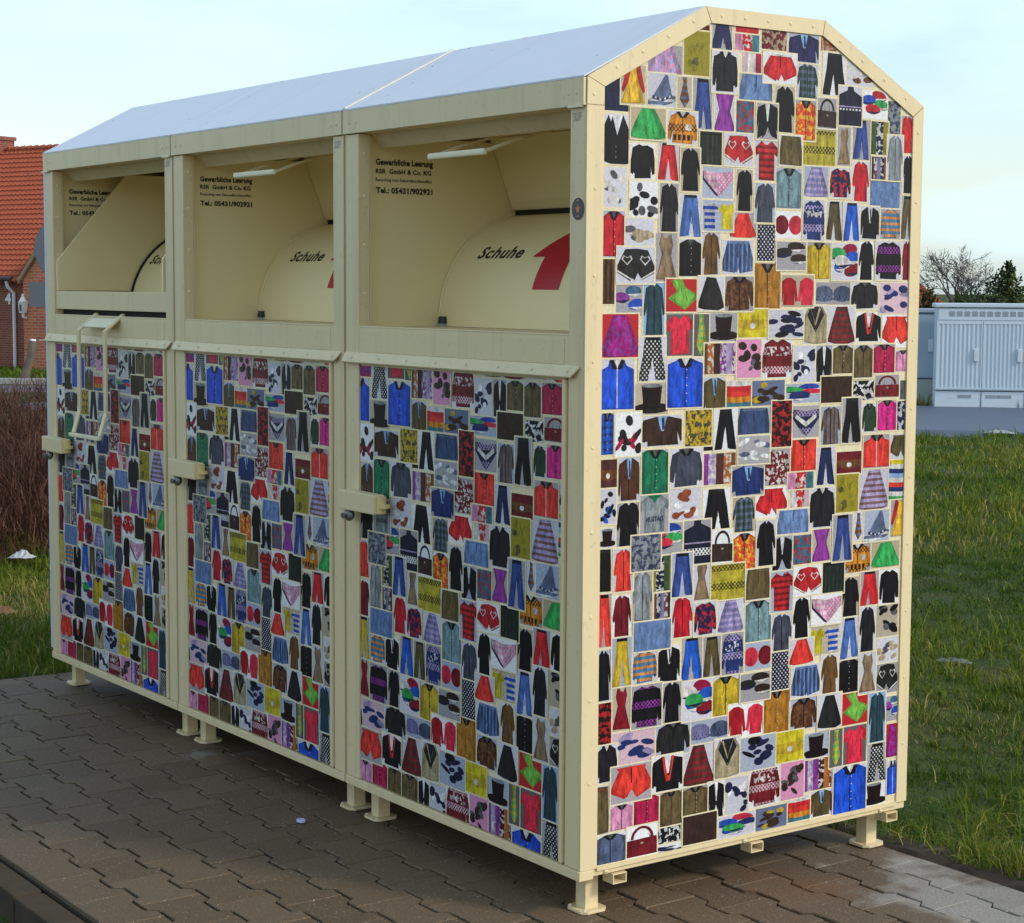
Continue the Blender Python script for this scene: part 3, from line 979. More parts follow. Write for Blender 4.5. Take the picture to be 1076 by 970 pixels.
def poster_mesh(name, win, to3d, normal):
    """win: convex window on the sheet (counter-clockwise); to3d(u, v): point of the poster's plane; normal: outward"""
    V, F, c1, c2, pt, uv = [], [], [], [], [], []

    def put(poly, a, b_, p, lay, off=(0, 0)):
        q = clip_poly(poly, win)
        if not q:
            return
        base = len(V)
        for (u, v) in q:
            P = to3d(u, v)
            V.append([P[i] + normal[i] * lay for i in range(3)])
        idx = list(range(base, base + len(q)))
        F.append(idx)
        c1.append(a)
        c2.append(b_)
        pt.append(p)
        uv.append([(u + off[0], v + off[1]) for u, v in q])
    put(list(win), SHEET_CREAM, SHEET_CREAM, 9, 0)
    placed = []
    rng = random.Random(5)
    for (y0, z0, y1, z1, shp, c, k2, pat, bgc) in TILES:
        y0, z0, y1, z1 = y0 - .0015, z0 - .0015, y1 + .0015, z1 + .0015
        # a tile pasted over its neighbours lies on a higher sheet of paper
        used = {l for (a0, b0, a1, b1, l) in placed if a0 < y1 + .004 and a1 > y0 - .004 and b0 < z1 + .004 and b1 > z0 - .004}
        lv = min(k for k in range(12) if k not in used)
        placed.append((y0, z0, y1, z1, lv))
        base = .0002 + lv * .0007
        off = (rng.uniform(0, 40), rng.uniform(0, 40))
        put([(y0 - .001, z0 - .001), (y1 + .001, z0 - .001), (y1 + .001, z1 + .001), (y0 - .001, z1 + .001)], SHEET_CREAM, SHEET_CREAM, 9, base)
        e = .0027
        y0, z0, y1, z1 = y0 + e, z0 + e, y1 - e, z1 - e
        s = rng.uniform(.88, 1.04)
        if bgc in ('lg', 'w') and rng.random() < .42:
            bgc = rng.choice(['backdrop_grey', 'backdrop_sand', 'backdrop_blue', 'backdrop_grey'])
        bc = tuple(min(.85, v * s) for v in PAL[bgc])
        put([(y0, z0), (y1, z0), (y1, z1), (y0, z1)], bc, bc, 9, base + .00012)
        g = garment(shp, c, k2, pat, rng)
        if shp not in ('fill', 'vbands', 'stack', 'blob', 'caps', 'berets', 'twotee', 'bagf'):
            # cloth photographed from the front: a lit middle, darker flanks and a few creases
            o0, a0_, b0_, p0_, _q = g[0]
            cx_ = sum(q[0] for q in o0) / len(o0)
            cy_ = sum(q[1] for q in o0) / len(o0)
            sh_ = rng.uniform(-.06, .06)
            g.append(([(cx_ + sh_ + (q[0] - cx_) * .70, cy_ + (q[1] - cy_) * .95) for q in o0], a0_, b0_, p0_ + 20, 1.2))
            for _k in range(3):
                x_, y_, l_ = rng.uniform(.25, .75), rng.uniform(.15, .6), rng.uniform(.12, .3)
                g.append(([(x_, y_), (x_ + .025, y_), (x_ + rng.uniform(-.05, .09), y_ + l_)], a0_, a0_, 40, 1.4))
        box = [(y0, z0), (y1, z0), (y1, z1), (y0, z1)]
        seq = 0
        wide = 1.34 if shp in ('coat', 'pants', 'dress', 'suit', 'tail', 'tie') else 1.2
        for (poly, a, b_, p, lay) in sorted(g, key=lambda q: q[4]):
            seq += 1
            q = [(y0 + (y1 - y0) * (.5 + (x - .5) * wide), z0 + (z1 - z0) * (.5 + (y - .5) * 1.06)) for x, y in poly]
            q = clip_poly(q, box)
            if q:
                tone = 1.
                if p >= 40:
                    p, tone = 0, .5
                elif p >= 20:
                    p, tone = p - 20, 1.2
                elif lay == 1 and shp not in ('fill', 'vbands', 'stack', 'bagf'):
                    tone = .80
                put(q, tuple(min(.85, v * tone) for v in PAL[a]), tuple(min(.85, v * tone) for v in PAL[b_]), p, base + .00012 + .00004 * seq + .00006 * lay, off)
        if shp == 'teed':
            # the back print of the shirt, as it stands mirrored on the sheet
            tv, tf = text_mesh('DATSUN', .3, .008)
            tx = max(p[0] for p in tv)
            for f in tf:
                q = [(y0 + (y1 - y0) * (.80 - .60 * tv[i][0] / tx), z0 + (z1 - z0) * (.30 + .62 * tv[i][1])) for i in f]
                put(q[::-1], PAL['navyp'], PAL['navyp'], 9, base + .0006)
    me = bpy.data.meshes.new(name)
    me.from_pydata(V, [], F)
    for nm, dat in (('col', c1), ('col_two', c2)):
        at = me.attributes.new(nm, 'FLOAT_COLOR', 'CORNER')
        arr = []
        for f, c in zip(F, dat):
            arr += [c[0], c[1], c[2], 1.] * len(f)
        at.data.foreach_set('color', arr)
    at = me.attributes.new('pattern', 'FLOAT', 'CORNER')
    arr = []
    for f, p in zip(F, pt):
        arr += [float(p)] * len(f)
    at.data.foreach_set('value', arr)
    ul = me.uv_layers.new(name='UVMap')
    arr = []
    for q in uv:
        for u, v in q:
            arr += [u, v]
    ul.data.foreach_set('uv', arr)
    me.materials.append(M['poster'])
    me.update()
    return me


# ------------------------------------------------------------------ the clothing containers
XL, DEP, ZB, ZT = -1.143, 1.169, .131, 2.083
ORG = (-.572, .585, 0.)
AP = [(.372, 2.281), (.786, 2.281)]
PROF = [(0., ZB), (DEP, ZB), (DEP, 2.079), AP[1], AP[0], (0., ZT)]   # side outline, (y, z), counter-clockwise seen from +X
MESHES = {}


def part(name, key, mats, parent, fn, bevel=0., smooth=False, recalc=False):
    if key not in MESHES:
        b = MB()
        fn(b)
        MESHES[key] = make_mesh(name, b, mats, ORG, bevel, smooth, recalc)
    return link(name, MESHES[key], parent)


def lettering(name, key, parent, lines, to3d, mat):
    """lines: (text, x, y, size, fat, shear, width)"""
    if key not in MESHES:
        b = MB()
        for (s, x, y, size, fat, shear, width) in lines:
            vs, fs = text_mesh(s, size, fat, shear, 1.1 if shear else 1.04, width)
            b.add([to3d(x + p[0], y + p[1]) for p in vs], fs)
        MESHES[key] = make_mesh(name, b, mat, ORG)
    return link(name, MESHES[key], parent)


DC = (.638, 1.475)     # axis of the shoe drum
DR = .33


def on_drum(x, ang, lift=0.):
    return (x, DC[0] - (DR + lift) * math.cos(ang), DC[1] + (DR + lift) * math.sin(ang))


def leg(parent, lx, ly, key):
    def tube(b):
        b.box(lx - .0205, ly - .0205, .008, lx + .0205, ly + .0205, .108)

    def plate(b):
        c, h = .014, .041
        pts = [(lx - h + c, ly - h), (lx + h - c, ly - h), (lx + h, ly - h + c), (lx + h, ly + h - c), (lx + h - c, ly + h), (lx - h + c, ly + h), (lx - h, ly + h - c), (lx - h, ly - h + c)]
        b.prism([(x, y, .001) for x, y in pts], (0, 0, .008))
        b.dome((lx + .03, ly - .03, .009), (0, 0, 1), .006, .004)
        b.dome((lx - .03, ly - .03, .009), (0, 0, 1), .006, .004)
    o = part('leg', key + '_tube', M['cream'], parent, tube, .002)
    part('foot_plate', key + '_plate', M['cream'], o, plate, .0015)


def container(x_shift, label, opened=False, right_end=False, left_end=False):
    root = empty('clothing_container', (ORG[0] + x_shift, ORG[1], 0))
    tag(root, label, 'clothing bank', 'used clothing containers standing in a row')
    C = M['cream']

    # body: side sheets, back, floor
    def side_sheet(x):
        def f(b):
            b.prism([(x, y, z) for y, z in PROF], (.004, 0, 0))
        return f
    part('side_panel', 'side_r', C, root, side_sheet(-.0065))
    part('side_panel', 'side_l', C, root, side_sheet(XL + .002))
    part('back_panel', 'back', C, root, lambda b: b.box(XL + .007, DEP - .006, ZB, -.0075, DEP - .001, 2.07))
    part('floor_plate', 'floor', C, root, lambda b: b.box(XL + .007, .045, .118, -.0075, DEP - .007, .127))

    # roof: front slope, ridge, rear slope, folded from one sheet
    def roof(b):
        p = [(-.006, 2.0845), AP[0], AP[1], (DEP + .004, 2.080)]
        q = [(y, z + .0045) for y, z in p]
        outline = p + q[::-1]
        b.prism([(XL - .0055, y, z) for y, z in outline], (-XL + .0035, 0, 0))
    part('roof', 'roof', M['roof'], root, roof)

    def trim(b):
        for (a, c) in (((-.006, 2.0895), (AP[0][0], AP[0][1] + .005)), ((AP[0][0], AP[0][1] + .005), (AP[1][0], AP[1][1] + .005))):
            b.prism([(XL - .003, a[0], a[1]), (XL + .011, a[0], a[1]), (XL + .011, c[0], c[1]), (XL - .003, c[0], c[1])], (0, 0, .004))
    if right_end:
        part('roof_seam_strip', 'seam', M['seam'], root, trim, recalc=True)

    # front frame
    part('front_post', 'post_l', C, root, lambda b: b.box(XL + .003, 0, ZB + .001, -1.069, .038, 2.016), .002)
    part('front_post', 'post_r', C, root, lambda b: b.box(-.0625, 0, ZB + .001, -.0068, .045, 2.016), .002)

    def base(b):
        b.box(XL, -.004, .106, -.001 if not right_end else .006, .040, ZB - .0005)
    part('base_rail', 'base%d' % right_end, C, root, base, .002)

    def eave(b):
        o = [(-.008, 2.018), (-.008, 2.0835), (.03, 2.0835), (.03, 2.078), (-.002, 2.078), (-.002, 2.024), (.05, 2.024), (.05, 2.018)]
        b.prism([(XL + .0005, y, z) for y, z in o], (-XL - .0015, 0, 0))
        for x in (-1.105, -1.07, -.06, -.03):
            b.dome((x, -.008, 2.048), (0, -1, 0), .0042, .0025)
    part('eave_fascia', 'eave', C, root, eave)
    if right_end or opened:
        part('worn_edge', 'worn', M['white_bar'], root, lambda b: b.box(-.06, -.0115, 2.0135, -.008, -.001, 2.0185))

    # deposit compartment
    IN = M['inner']
    W0, W1 = -1.115, -.030

    def wall_l(b):
        b.prism([(W0 - .004, .0385, 1.45), (W0 - .004, .70, 1.45), (W0 - .004, .70, 2.016), (W0 - .004, .0385, 2.016)], (.004, 0, 0))
        b.box(W0 + .0005, .039, 1.462, -1.0695, .041, 2.0165)
        for z in (1.56, 1.70, 1.84, 1.96):
            b.dome((-1.069, .02, z), (1, 0, 0), .005, .003)
    cw = part('chute_wall', 'wall_l', IN, root, wall_l)
    part('chute_wall', 'wall_r', IN, root, lambda b: b.box(W1, .046, 1.45, W1 + .004, .70, 2.016))
    part('chute_back', 'cback', IN, root, lambda b: b.box(W0 + .001, .695, 1.47, W1 - .001, .699, 2.04))
    part('chute_ceiling', 'cceil', IN, root, lambda b: b.box(W0 + .001, .052, 2.03, W1 - .001, .69, 2.034))

    def header(b):
        b.prism([(W0 + .03, .051, 2.0175), (W0 + .03, .054, 2.0175), (W0 + .03, .092, 1.986), (W0 + .03, .092, 1.980), (W0 + .03, .088, 1.980)], (W1 - W0 - .04, 0, 0))
    part('header_strip', 'header', C, root, header, recalc=True)

    def sill(b):
        b.box(-1.068, .0225, 1.4585, -.0635, .0335, 1.4665)
        b.box(W0 + .001, .034, 1.4575, W1 - .001, .66, 1.4625)
        b.tube([(-1.068, .004, 1.4645), (-.0635, .004, 1.4645)], .0028, 6)
    part('sill', 'sill', C, root, sill)

    def fasc(b):
        b.box(-1.0685, .002, 1.3885, -.0632, .0215, 1.4625)
        b.box(-1.05, .0005, 1.3925, -.082, .0019, 1.456)
    part('fascia_panel', 'fasc', C, root, fasc)

    def flange(b):
        x0, x1 = XL + .002, -.016
        a = [(x0, -.001, 1.391), (x1, -.001, 1.391), (x1, -.005, 1.386), (x1 - .022, -.016, 1.3635), (x0, -.016, 1.3635), (x0, -.005, 1.386)]
        bt = [(p[0], p[1] + .002, p[2] - .0035) for p in a]
        b.add(a + bt, [(0, 5, 2, 1)[::-1], (5, 4, 3, 2)[::-1], (6, 7, 8, 11)[::-1], (11, 8, 9, 10)[::-1], (4, 10, 9, 3)[::-1], (3, 9, 8, 2)[::-1], (1, 2, 8, 7), (0, 6, 11, 5), (5, 11, 10, 4), (0, 1, 7, 6)])
        for i in range(8):
            b.dome((-1.09 + .148 * i, -.0105, 1.376), (0, -.9, .4), .0042, .003)
    part('drip_flange', 'flange', C, root, flange, recalc=True)

    # shoe drum with its lettering and arrow
    def drum(b):
        n = 20
        vs, fs = [], []
        for k in range(n + 1):
            a = R(-2 + k * 100 / n)
            vs += [on_drum(W0 + .004, a), on_drum(W1 - .004, a)]
        for k in range(n):
            fs.append((2 * k, 2 * k + 1, 2 * k + 3, 2 * k + 2))
        b.add(vs, fs)
        # rounded end rim
        for k in range(n):
            pass
    dr = part('shoe_drum', 'drum', IN, root, drum, smooth=True, recalc=False)
    part('drum_edge', 'drumedge%d' % opened, M['dark'] if opened else IN, dr,  # opened: dark tube stands in for the shaded gap at the cheek
         lambda b: b.tube([on_drum(W0 + (.067 if opened else .005), R(2 + 5 * k), .002) for k in range(18)], .006 if opened else .0035, 6))

    def drum_text(x, y):
        return on_drum(-1.003 + x, R(35.2) + y / DR, .0012)
    lettering('lettering', 'schuhe', dr, [('Schuhe', 0, 0, .060, .0014, .26, .224)], drum_text, M['print_black'])

    def arrow(b):
        rows = [(17.5, -.0625, .0625)]
        rows += [(17.5 + 18 * k / 6, -.0625, .0625) for k in range(1, 7)]
        head = [(35.5 + 21.7 * k / 8, -.123 * (1 - k / 8), .123 * (1 - k / 8)) for k in range(9)]
        for L in (rows, head):
            for (a, l0, r0), (c, l1, r1) in zip(L, L[1:]):
                b.add([on_drum(-.60 + l0, R(a), .0012), on_drum(-.60 + r0, R(a), .0012), on_drum(-.60 + r1, R(c), .0012), on_drum(-.60 + l1, R(c), .0012)], [(0, 1, 2, 3)])
    part('arrow', 'arrow', M['print_red'], dr, arrow)

    wall_lines = [('Gewerbliche Leerung', 0, .0815, .024, .0009, 0, .198), ('RSR  GmbH & Co. KG', 0, .0565, .0185, .0006, 0, .192),
                  ('Recycling von Sekundärrohstoffen', 0, .034, .0125, .0002, 0, .194), ('Tel.: 05431/902921', 0, 0, .0225, .0009, 0, .197)]
    lettering('lettering', 'notice', cw, wall_lines, lambda x, y: (W0 + .0012, .086 + x, 1.853 + y), M['print_black'])

    # tipping tray
    if not opened:
        def flap(b):
            o = [(.488, 2.028), (.566, 1.838), (.580, 1.8155), (.60, 1.8155), (.58, 1.838), (.505, 2.028)]
            b.prism([(W0 + .002, y, z) for y, z in o], (-.115 - W0 - .002, 0, 0))
        fl = part('tray_flap', 'flap', IN, root, flap, recalc=True)
        part('flap_shadow_gap', 'flapgap', M['dark'], fl, lambda b: b.box(W0 + .012, .578, 1.797, -.115, .64, 1.815))  # dark box standing in for the shade between flap and drum
        part('flap_lip', 'flap_lip', IN, fl, lambda b: b.prism([(W0 + .003, .5605, 1.842), (W0 + .003, .5755, 1.8175), (W0 + .003, .579, 1.8175), (W0 + .003, .564, 1.842)], (-.117 - W0 - .003, 0, 0)), recalc=True)

        h = part('handle', 'grip_in', M['white_bar'], root, lambda b: b.box(-.715, .006, 1.924, -.445, .020, 1.941), .005)
        for i, x in enumerate((-.70, -.46)):
            part('handle_arm', 'arm_in%d' % i, C, h, lambda b, x=x: b.flatbar([(x, .021, 1.934), (x, .11, 1.966), (x, .24, 2.0)], .022, .006))
        part('rubber_buffer', 'buffer', [M['cap_black'], M['cap_grey']], root,
             lambda b: (b.tube([(-1.088, .305, 1.472), (-1.088, .305, 1.493)], [.017, .013], 10, 0), b.tube([(-1.088, .305, 1.4626), (-1.088, .305, 1.4722)], .013, 10, 1)))
    else:
        tr = part('tray_front', 'tray_front', C, root, lambda b: b.box(-1.066, .006, 1.487, -.066, .020, 1.556), .002)

        def cheek(x):
            def f(b):
                o = [(.008, 1.5575), (.008, 1.672), (.30, 2.013), (.62, 2.013), (.62, 1.5575)]
                b.prism([(x, y, z) for y, z in o], (.012, 0, 0))
            return f
        part('tray_cheek', 'cheek_l', IN, root, cheek(-1.0665), .002)
        part('tray_cheek', 'cheek_r', IN, root, cheek(-.112), .002)
        part('tray_shadow_gap', 'traygap', M['dark'], tr, lambda b: b.box(-1.066, .036, 1.4632, -.066, .05, 1.487))

        h = part('handle', 'grip_out', M['white_bar'], root, lambda b: b.box(-.712, -.096, 1.020, -.448, -.078, 1.034), .003)
        for i, x in enumerate((-.70, -.46)):
            part('handle_arm', 'arm_out%d' % i, C, h, lambda b, x=x: b.flatbar([(x, .018, 1.474), (x, -.055, 1.412), (x, -.055, 1.118), (x, -.080, 1.0345)], .026, .007), .001)
        part('handle_brace', 'brace', M['white_bar'], h, lambda b: b.prism([(-.687, -.006, 1.4575), (-.473, -.006, 1.4575), (-.473, -.042, 1.427), (-.687, -.042, 1.427)], (0, .003, -.0035)), recalc=True)

    # door with the collage
    def door(b):
        b.box(-1.0675, .0065, .134, -.0815, .022, 1.36)
    d = part('door', 'door', C, root, door)
    if 'door_poster' not in MESHES:
        MESHES['door_poster'] = poster_mesh('collage_poster', [(.1085, .2225), (1.0945, .2225), (1.0945, 1.4405), (.1085, 1.4405)],
                                            lambda u, v: (u - 1.176 - ORG[0], .0062 - ORG[1], v - .088), (0, -1, 0))
    link('collage_poster', MESHES['door_poster'], d)
    part('door_edge', 'dedge', C, d, lambda b: b.box(-.0805, -.007, .136, -.0685, .012, 1.356), .003)

    # lock bracket on the left post
    def lockb(b):
        b.prism([(-1.108, -.002, .936), (-1.108, -.046, .936), (-.912, -.046, .936), (-.905, -.012, .936)], (0, 0, .056))
    lb = part('lock_bracket', 'lock', C, root, lockb, .003, recalc=True)
    part('hinge_pin', 'pin', M['yellow_end'], lb, lambda b: (b.tube([(-.900, -.026, .940), (-.900, -.026, .988)], .014, 10), b.tube([(-.884, -.026, .957), (-.884, -.026, .967)], .017, 12)), smooth=True)
    part('padlock', 'padlock', M['rust_steel'], lb, lambda b: (b.ball((-1.078, -.026, .919), .019, 12, 0, (1, .75, 1.)), b.tube([(-1.078, -.028, .93), (-1.078, -.028, .945)], .012, 8), b.tube([(-1.078, -.044, .918), (-1.078, -.050, .917)], .009, 8)), smooth=True)

    for i, (lx, ly) in enumerate(((-.0715, .080), (XL + .0645, .080), (-.0715, DEP - .080), (XL + .0645, DEP - .080))):
        leg(root, lx, ly, 'leg%d' % i)

    # side base rail and (on the free end) frame strips with rivets, collage, forklift loops
    part('side_rail', 'srail%d' % right_end, C, root, lambda b: b.box(-.034, .0405, .110, -.0025, DEP - .002, ZB - .0005), .002)
    if right_end:
        w = .0525
        outer = [(.0015, 2.0875), (AP[0][0], 2.2835), (AP[1][0], 2.2835), (DEP, 2.0835)]
        inner = [(w, 2.065), (.391, 2.244), (.778, 2.244), (1.129, 2.054)]

        def strip(pts, rv):
            def f(b):
                b.prism([(-.0015, y, z) for y, z in pts], (.0052, 0, 0))
                for (y, z) in rv:
                    b.dome((.0037, y, z), (1, 0, 0), .0050, .0019)
            return f

        def along(a, c, n):
            return [(a[0] + (c[0] - a[0]) * (k + .5) / n, a[1] + (c[1] - a[1]) * (k + .5) / n) for k in range(n)]
        g = .0012
        part('frame_strip', 'fs_front', C, root, strip([(0, .1315), (w, .1315), (w, 2.019), (0, 2.019)], [(.026, .35 + .21 * k) for k in range(8)]), recalc=True)
        part('frame_strip', 'fs_corner', C, root, strip([(0, 2.0195 + g), (w, 2.0195 + g), (inner[0][0], inner[0][1] - g), (outer[0][0], outer[0][1] - g)], [(.02, 2.045)]), recalc=True)
        part('frame_strip', 'fs_slope_front', C, root, strip([(inner[0][0] + g, inner[0][1]), (inner[1][0] - g, inner[1][1]), (outer[1][0] - g, outer[1][1]), (outer[0][0] + g, outer[0][1])], along((.05, 2.092), (.372, 2.264), 4)), recalc=True)
        part('frame_strip', 'fs_ridge', C, root, strip([(inner[1][0] + g, inner[1][1]), (inner[2][0] - g, inner[2][1]), (outer[2][0] - g, outer[2][1]), (outer[1][0] + g, outer[1][1])], along((.385, 2.264), (.782, 2.264), 5)), recalc=True)
        part('frame_strip', 'fs_slope_rear', C, root, strip([(inner[2][0] + g, inner[2][1]), (inner[3][0] - g, inner[3][1]), (outer[3][0] - g, outer[3][1]), (outer[2][0] + g, outer[2][1])], along((.80, 2.256), (1.14, 2.078), 4)), recalc=True)
        part('frame_strip', 'fs_rear', C, root, strip([(1.129, .1315), (DEP, .1315), (DEP, 2.0825 - g), (1.129, 2.0525 - g)], [(1.149, .3 + .19 * k) for k in range(10)]), recalc=True)
        part('frame_strip', 'fs_base', C, root, strip([(w + g, .1235), (1.128, .1235), (1.128, .1345), (w + g, .1345)], []), recalc=True)
        if 'side_poster' not in MESHES:
            win = [(.051, .1335), (1.131, .1335), (1.131, 2.056), (.7785, 2.2455), (.390, 2.2455), (.051, 2.0665)]
            MESHES['side_poster'] = poster_mesh('collage_poster', win, lambda u, v: (-.0018 - ORG[0], u - ORG[1], v), (1, 0, 0))
        link('collage_poster', MESHES['side_poster'], root)

        def loop(y):
            def f(b):
                for (a0, a1, z0, z1) in ((y, y + .044, .1035, .1065), (y, y + .044, .080, .083), (y, y + .003, .083, .1035), (y + .041, y + .044, .083, .1035)):
                    b.box(-.038, a0, z0, .004, a1, z1)
            return f
        for i, y in enumerate((.105, .575, 1.09)):
            part('lifting_loop', 'loop%d' % i, C, root, loop(y))
            part('screw', 'screw%d' % i, C, root, lambda b, y=y: b.ball((-.004, y - .02, .117), .009, 8))

        # round sticker with a small star on the right post
        def stick(b):
            b.prism([(-.0285 + .0245 * math.cos(a), -.0008, 1.771 + .027 * math.sin(a)) for a in (2 * math.pi * k / 20 for k in range(20))], (0, -.0006, 0))
        st = part('sticker', 'sticker', M['sticker'], root, stick, recalc=True)

        def star(b):
            b.add([(-.0285 + (.012 if k % 2 == 0 else .0055) * math.sin(math.pi * k / 5), -.0018, 1.771 + (.013 if k % 2 == 0 else .006) * math.cos(math.pi * k / 5)) for k in range(10)], [tuple(range(10))])
            for z in (1.790, 1.752):
                b.box(-.034, -.0018, z, -.023, -.0016, z + .003)
        part('emblem', 'emblem', M['orange_mark'], st, star)
    if left_end:
        part('frame_strip', 'fs_left', M['roof'], root, lambda b: b.box(XL - .034, .006, .14, XL + .0015, .012, 2.078), .002)
        part('worn_edge', 'worn_left', M['white_bar'], root, lambda b: b.box(XL - .012, -.0115, 2.0125, XL + .05, -.001, 2.0175))
        part('flange_end', 'flange_left', M['white_bar'], root, lambda b: b.box(XL - .022, -.027, 1.3618, XL + .002, .012, 1.3652))
    lettering('marker_scribble', 'scribble', root, [('SUF', 0, 0, .030, .0002, .12, .034)], lambda x, y: (-.052 + x, -.0012, 1.982 + y), M['grey_scribble'])
    return root


container(0, 'nearest cream clothing container, its side wall covered in a clothing collage', right_end=True)
container(-1.15, 'middle cream clothing container of the three, standing between the other two with its chute closed')
container(-2.30, 'far left cream clothing container with its tray tipped open and pull handle hanging out', opened=True, left_end=True)
# ------------------------------------------------------------------ ground
def sstep(x, a, b):
    t = np.clip((x - a) / (b - a), 0, 1)
    return t * t * (3 - 2 * t)


def ground_z(x, y):
    x, y = np.asarray(x, float), np.asarray(y, float)
    d = (x - CAM[0]) * HF[0] + (y - CAM[1]) * HF[1]
    z = -1.35 * sstep(d, 26, 46)
    z = z + .022 * np.sin(x * 1.9 + .7 * y) * np.sin(y * 1.3 - .5 * x + 1) + .012 * np.sin(4.1 * x + 1.3) * np.sin(3.7 * y)
    return z - .012


PX0, PX1, PY0, PY1 = -3.63, 9., -.985, 1.125     # the paved strip


def ground_mat():
    mt, nt, b = node_mat('lawn_soil', .95, .2)
    v = coords(nt)
    n1 = noise(nt, 1.1, 5, v)
    n2 = noise(nt, 22, 4, v, .7)
    c = ramp(nt, n1, [(.32, (.060, .066, .018)), (.5, (.042, .075, .014)), (.68, (.095, .085, .03))])
    c = mixc(nt, mathn(nt, 'MULTIPLY', n2, .5), c, (.03, .030, .010))
    nt.links.new(c, b.inputs['Base Color'])
    bump(nt, b, n2, .8, .03)
    return mt


M['ground'] = ground_mat()


def axis(a, b_, cuts, near, far):
    """coordinates, dense near the containers and coarse towards the horizon"""
    out = set(cuts)
    t = 0.
    step = near
    while t < b_:
        out.add(round(t, 4))
        t += step
        if t > 14:
            step = min(step * 1.25, far)
    t, step = 0., near
    while t > a:
        out.add(round(t, 4))
        t -= step
        if t < -14:
            step = min(step * 1.25, far)
    return sorted(out | {a, b_})


gx = axis(-900., 600., [PX0, PX0 - .02], .4, 90)
gy = axis(-400., 900., [-1.09, -1.12, 1.135, 1.175], .4, 90)
X, Y = np.meshgrid(gx, gy)
Z = ground_z(X, Y)
inpave = (X > PX0 - .01) & (Y < 1.15) & (X < 12)
Z = np.where(inpave & (Y > -1.1), -.09, Z)
Z = np.where(inpave & (Y <= -1.1), -.16, Z)
edge = (np.abs(Y - 1.175) < .01) & (X > PX0 - .01) & (X < 12)
Z = np.where(edge, -.008, Z)
nx, ny = len(gx), len(gy)
gm = MB()
gm.add(list(zip(X.ravel(), Y.ravel(), Z.ravel())), [(j * nx + i, j * nx + i + 1, (j + 1) * nx + i + 1, (j + 1) * nx + i) for j in range(ny - 1) for i in range(nx - 1)])
tag(link('ground', make_mesh('ground', gm, M['ground'])), kind='structure')


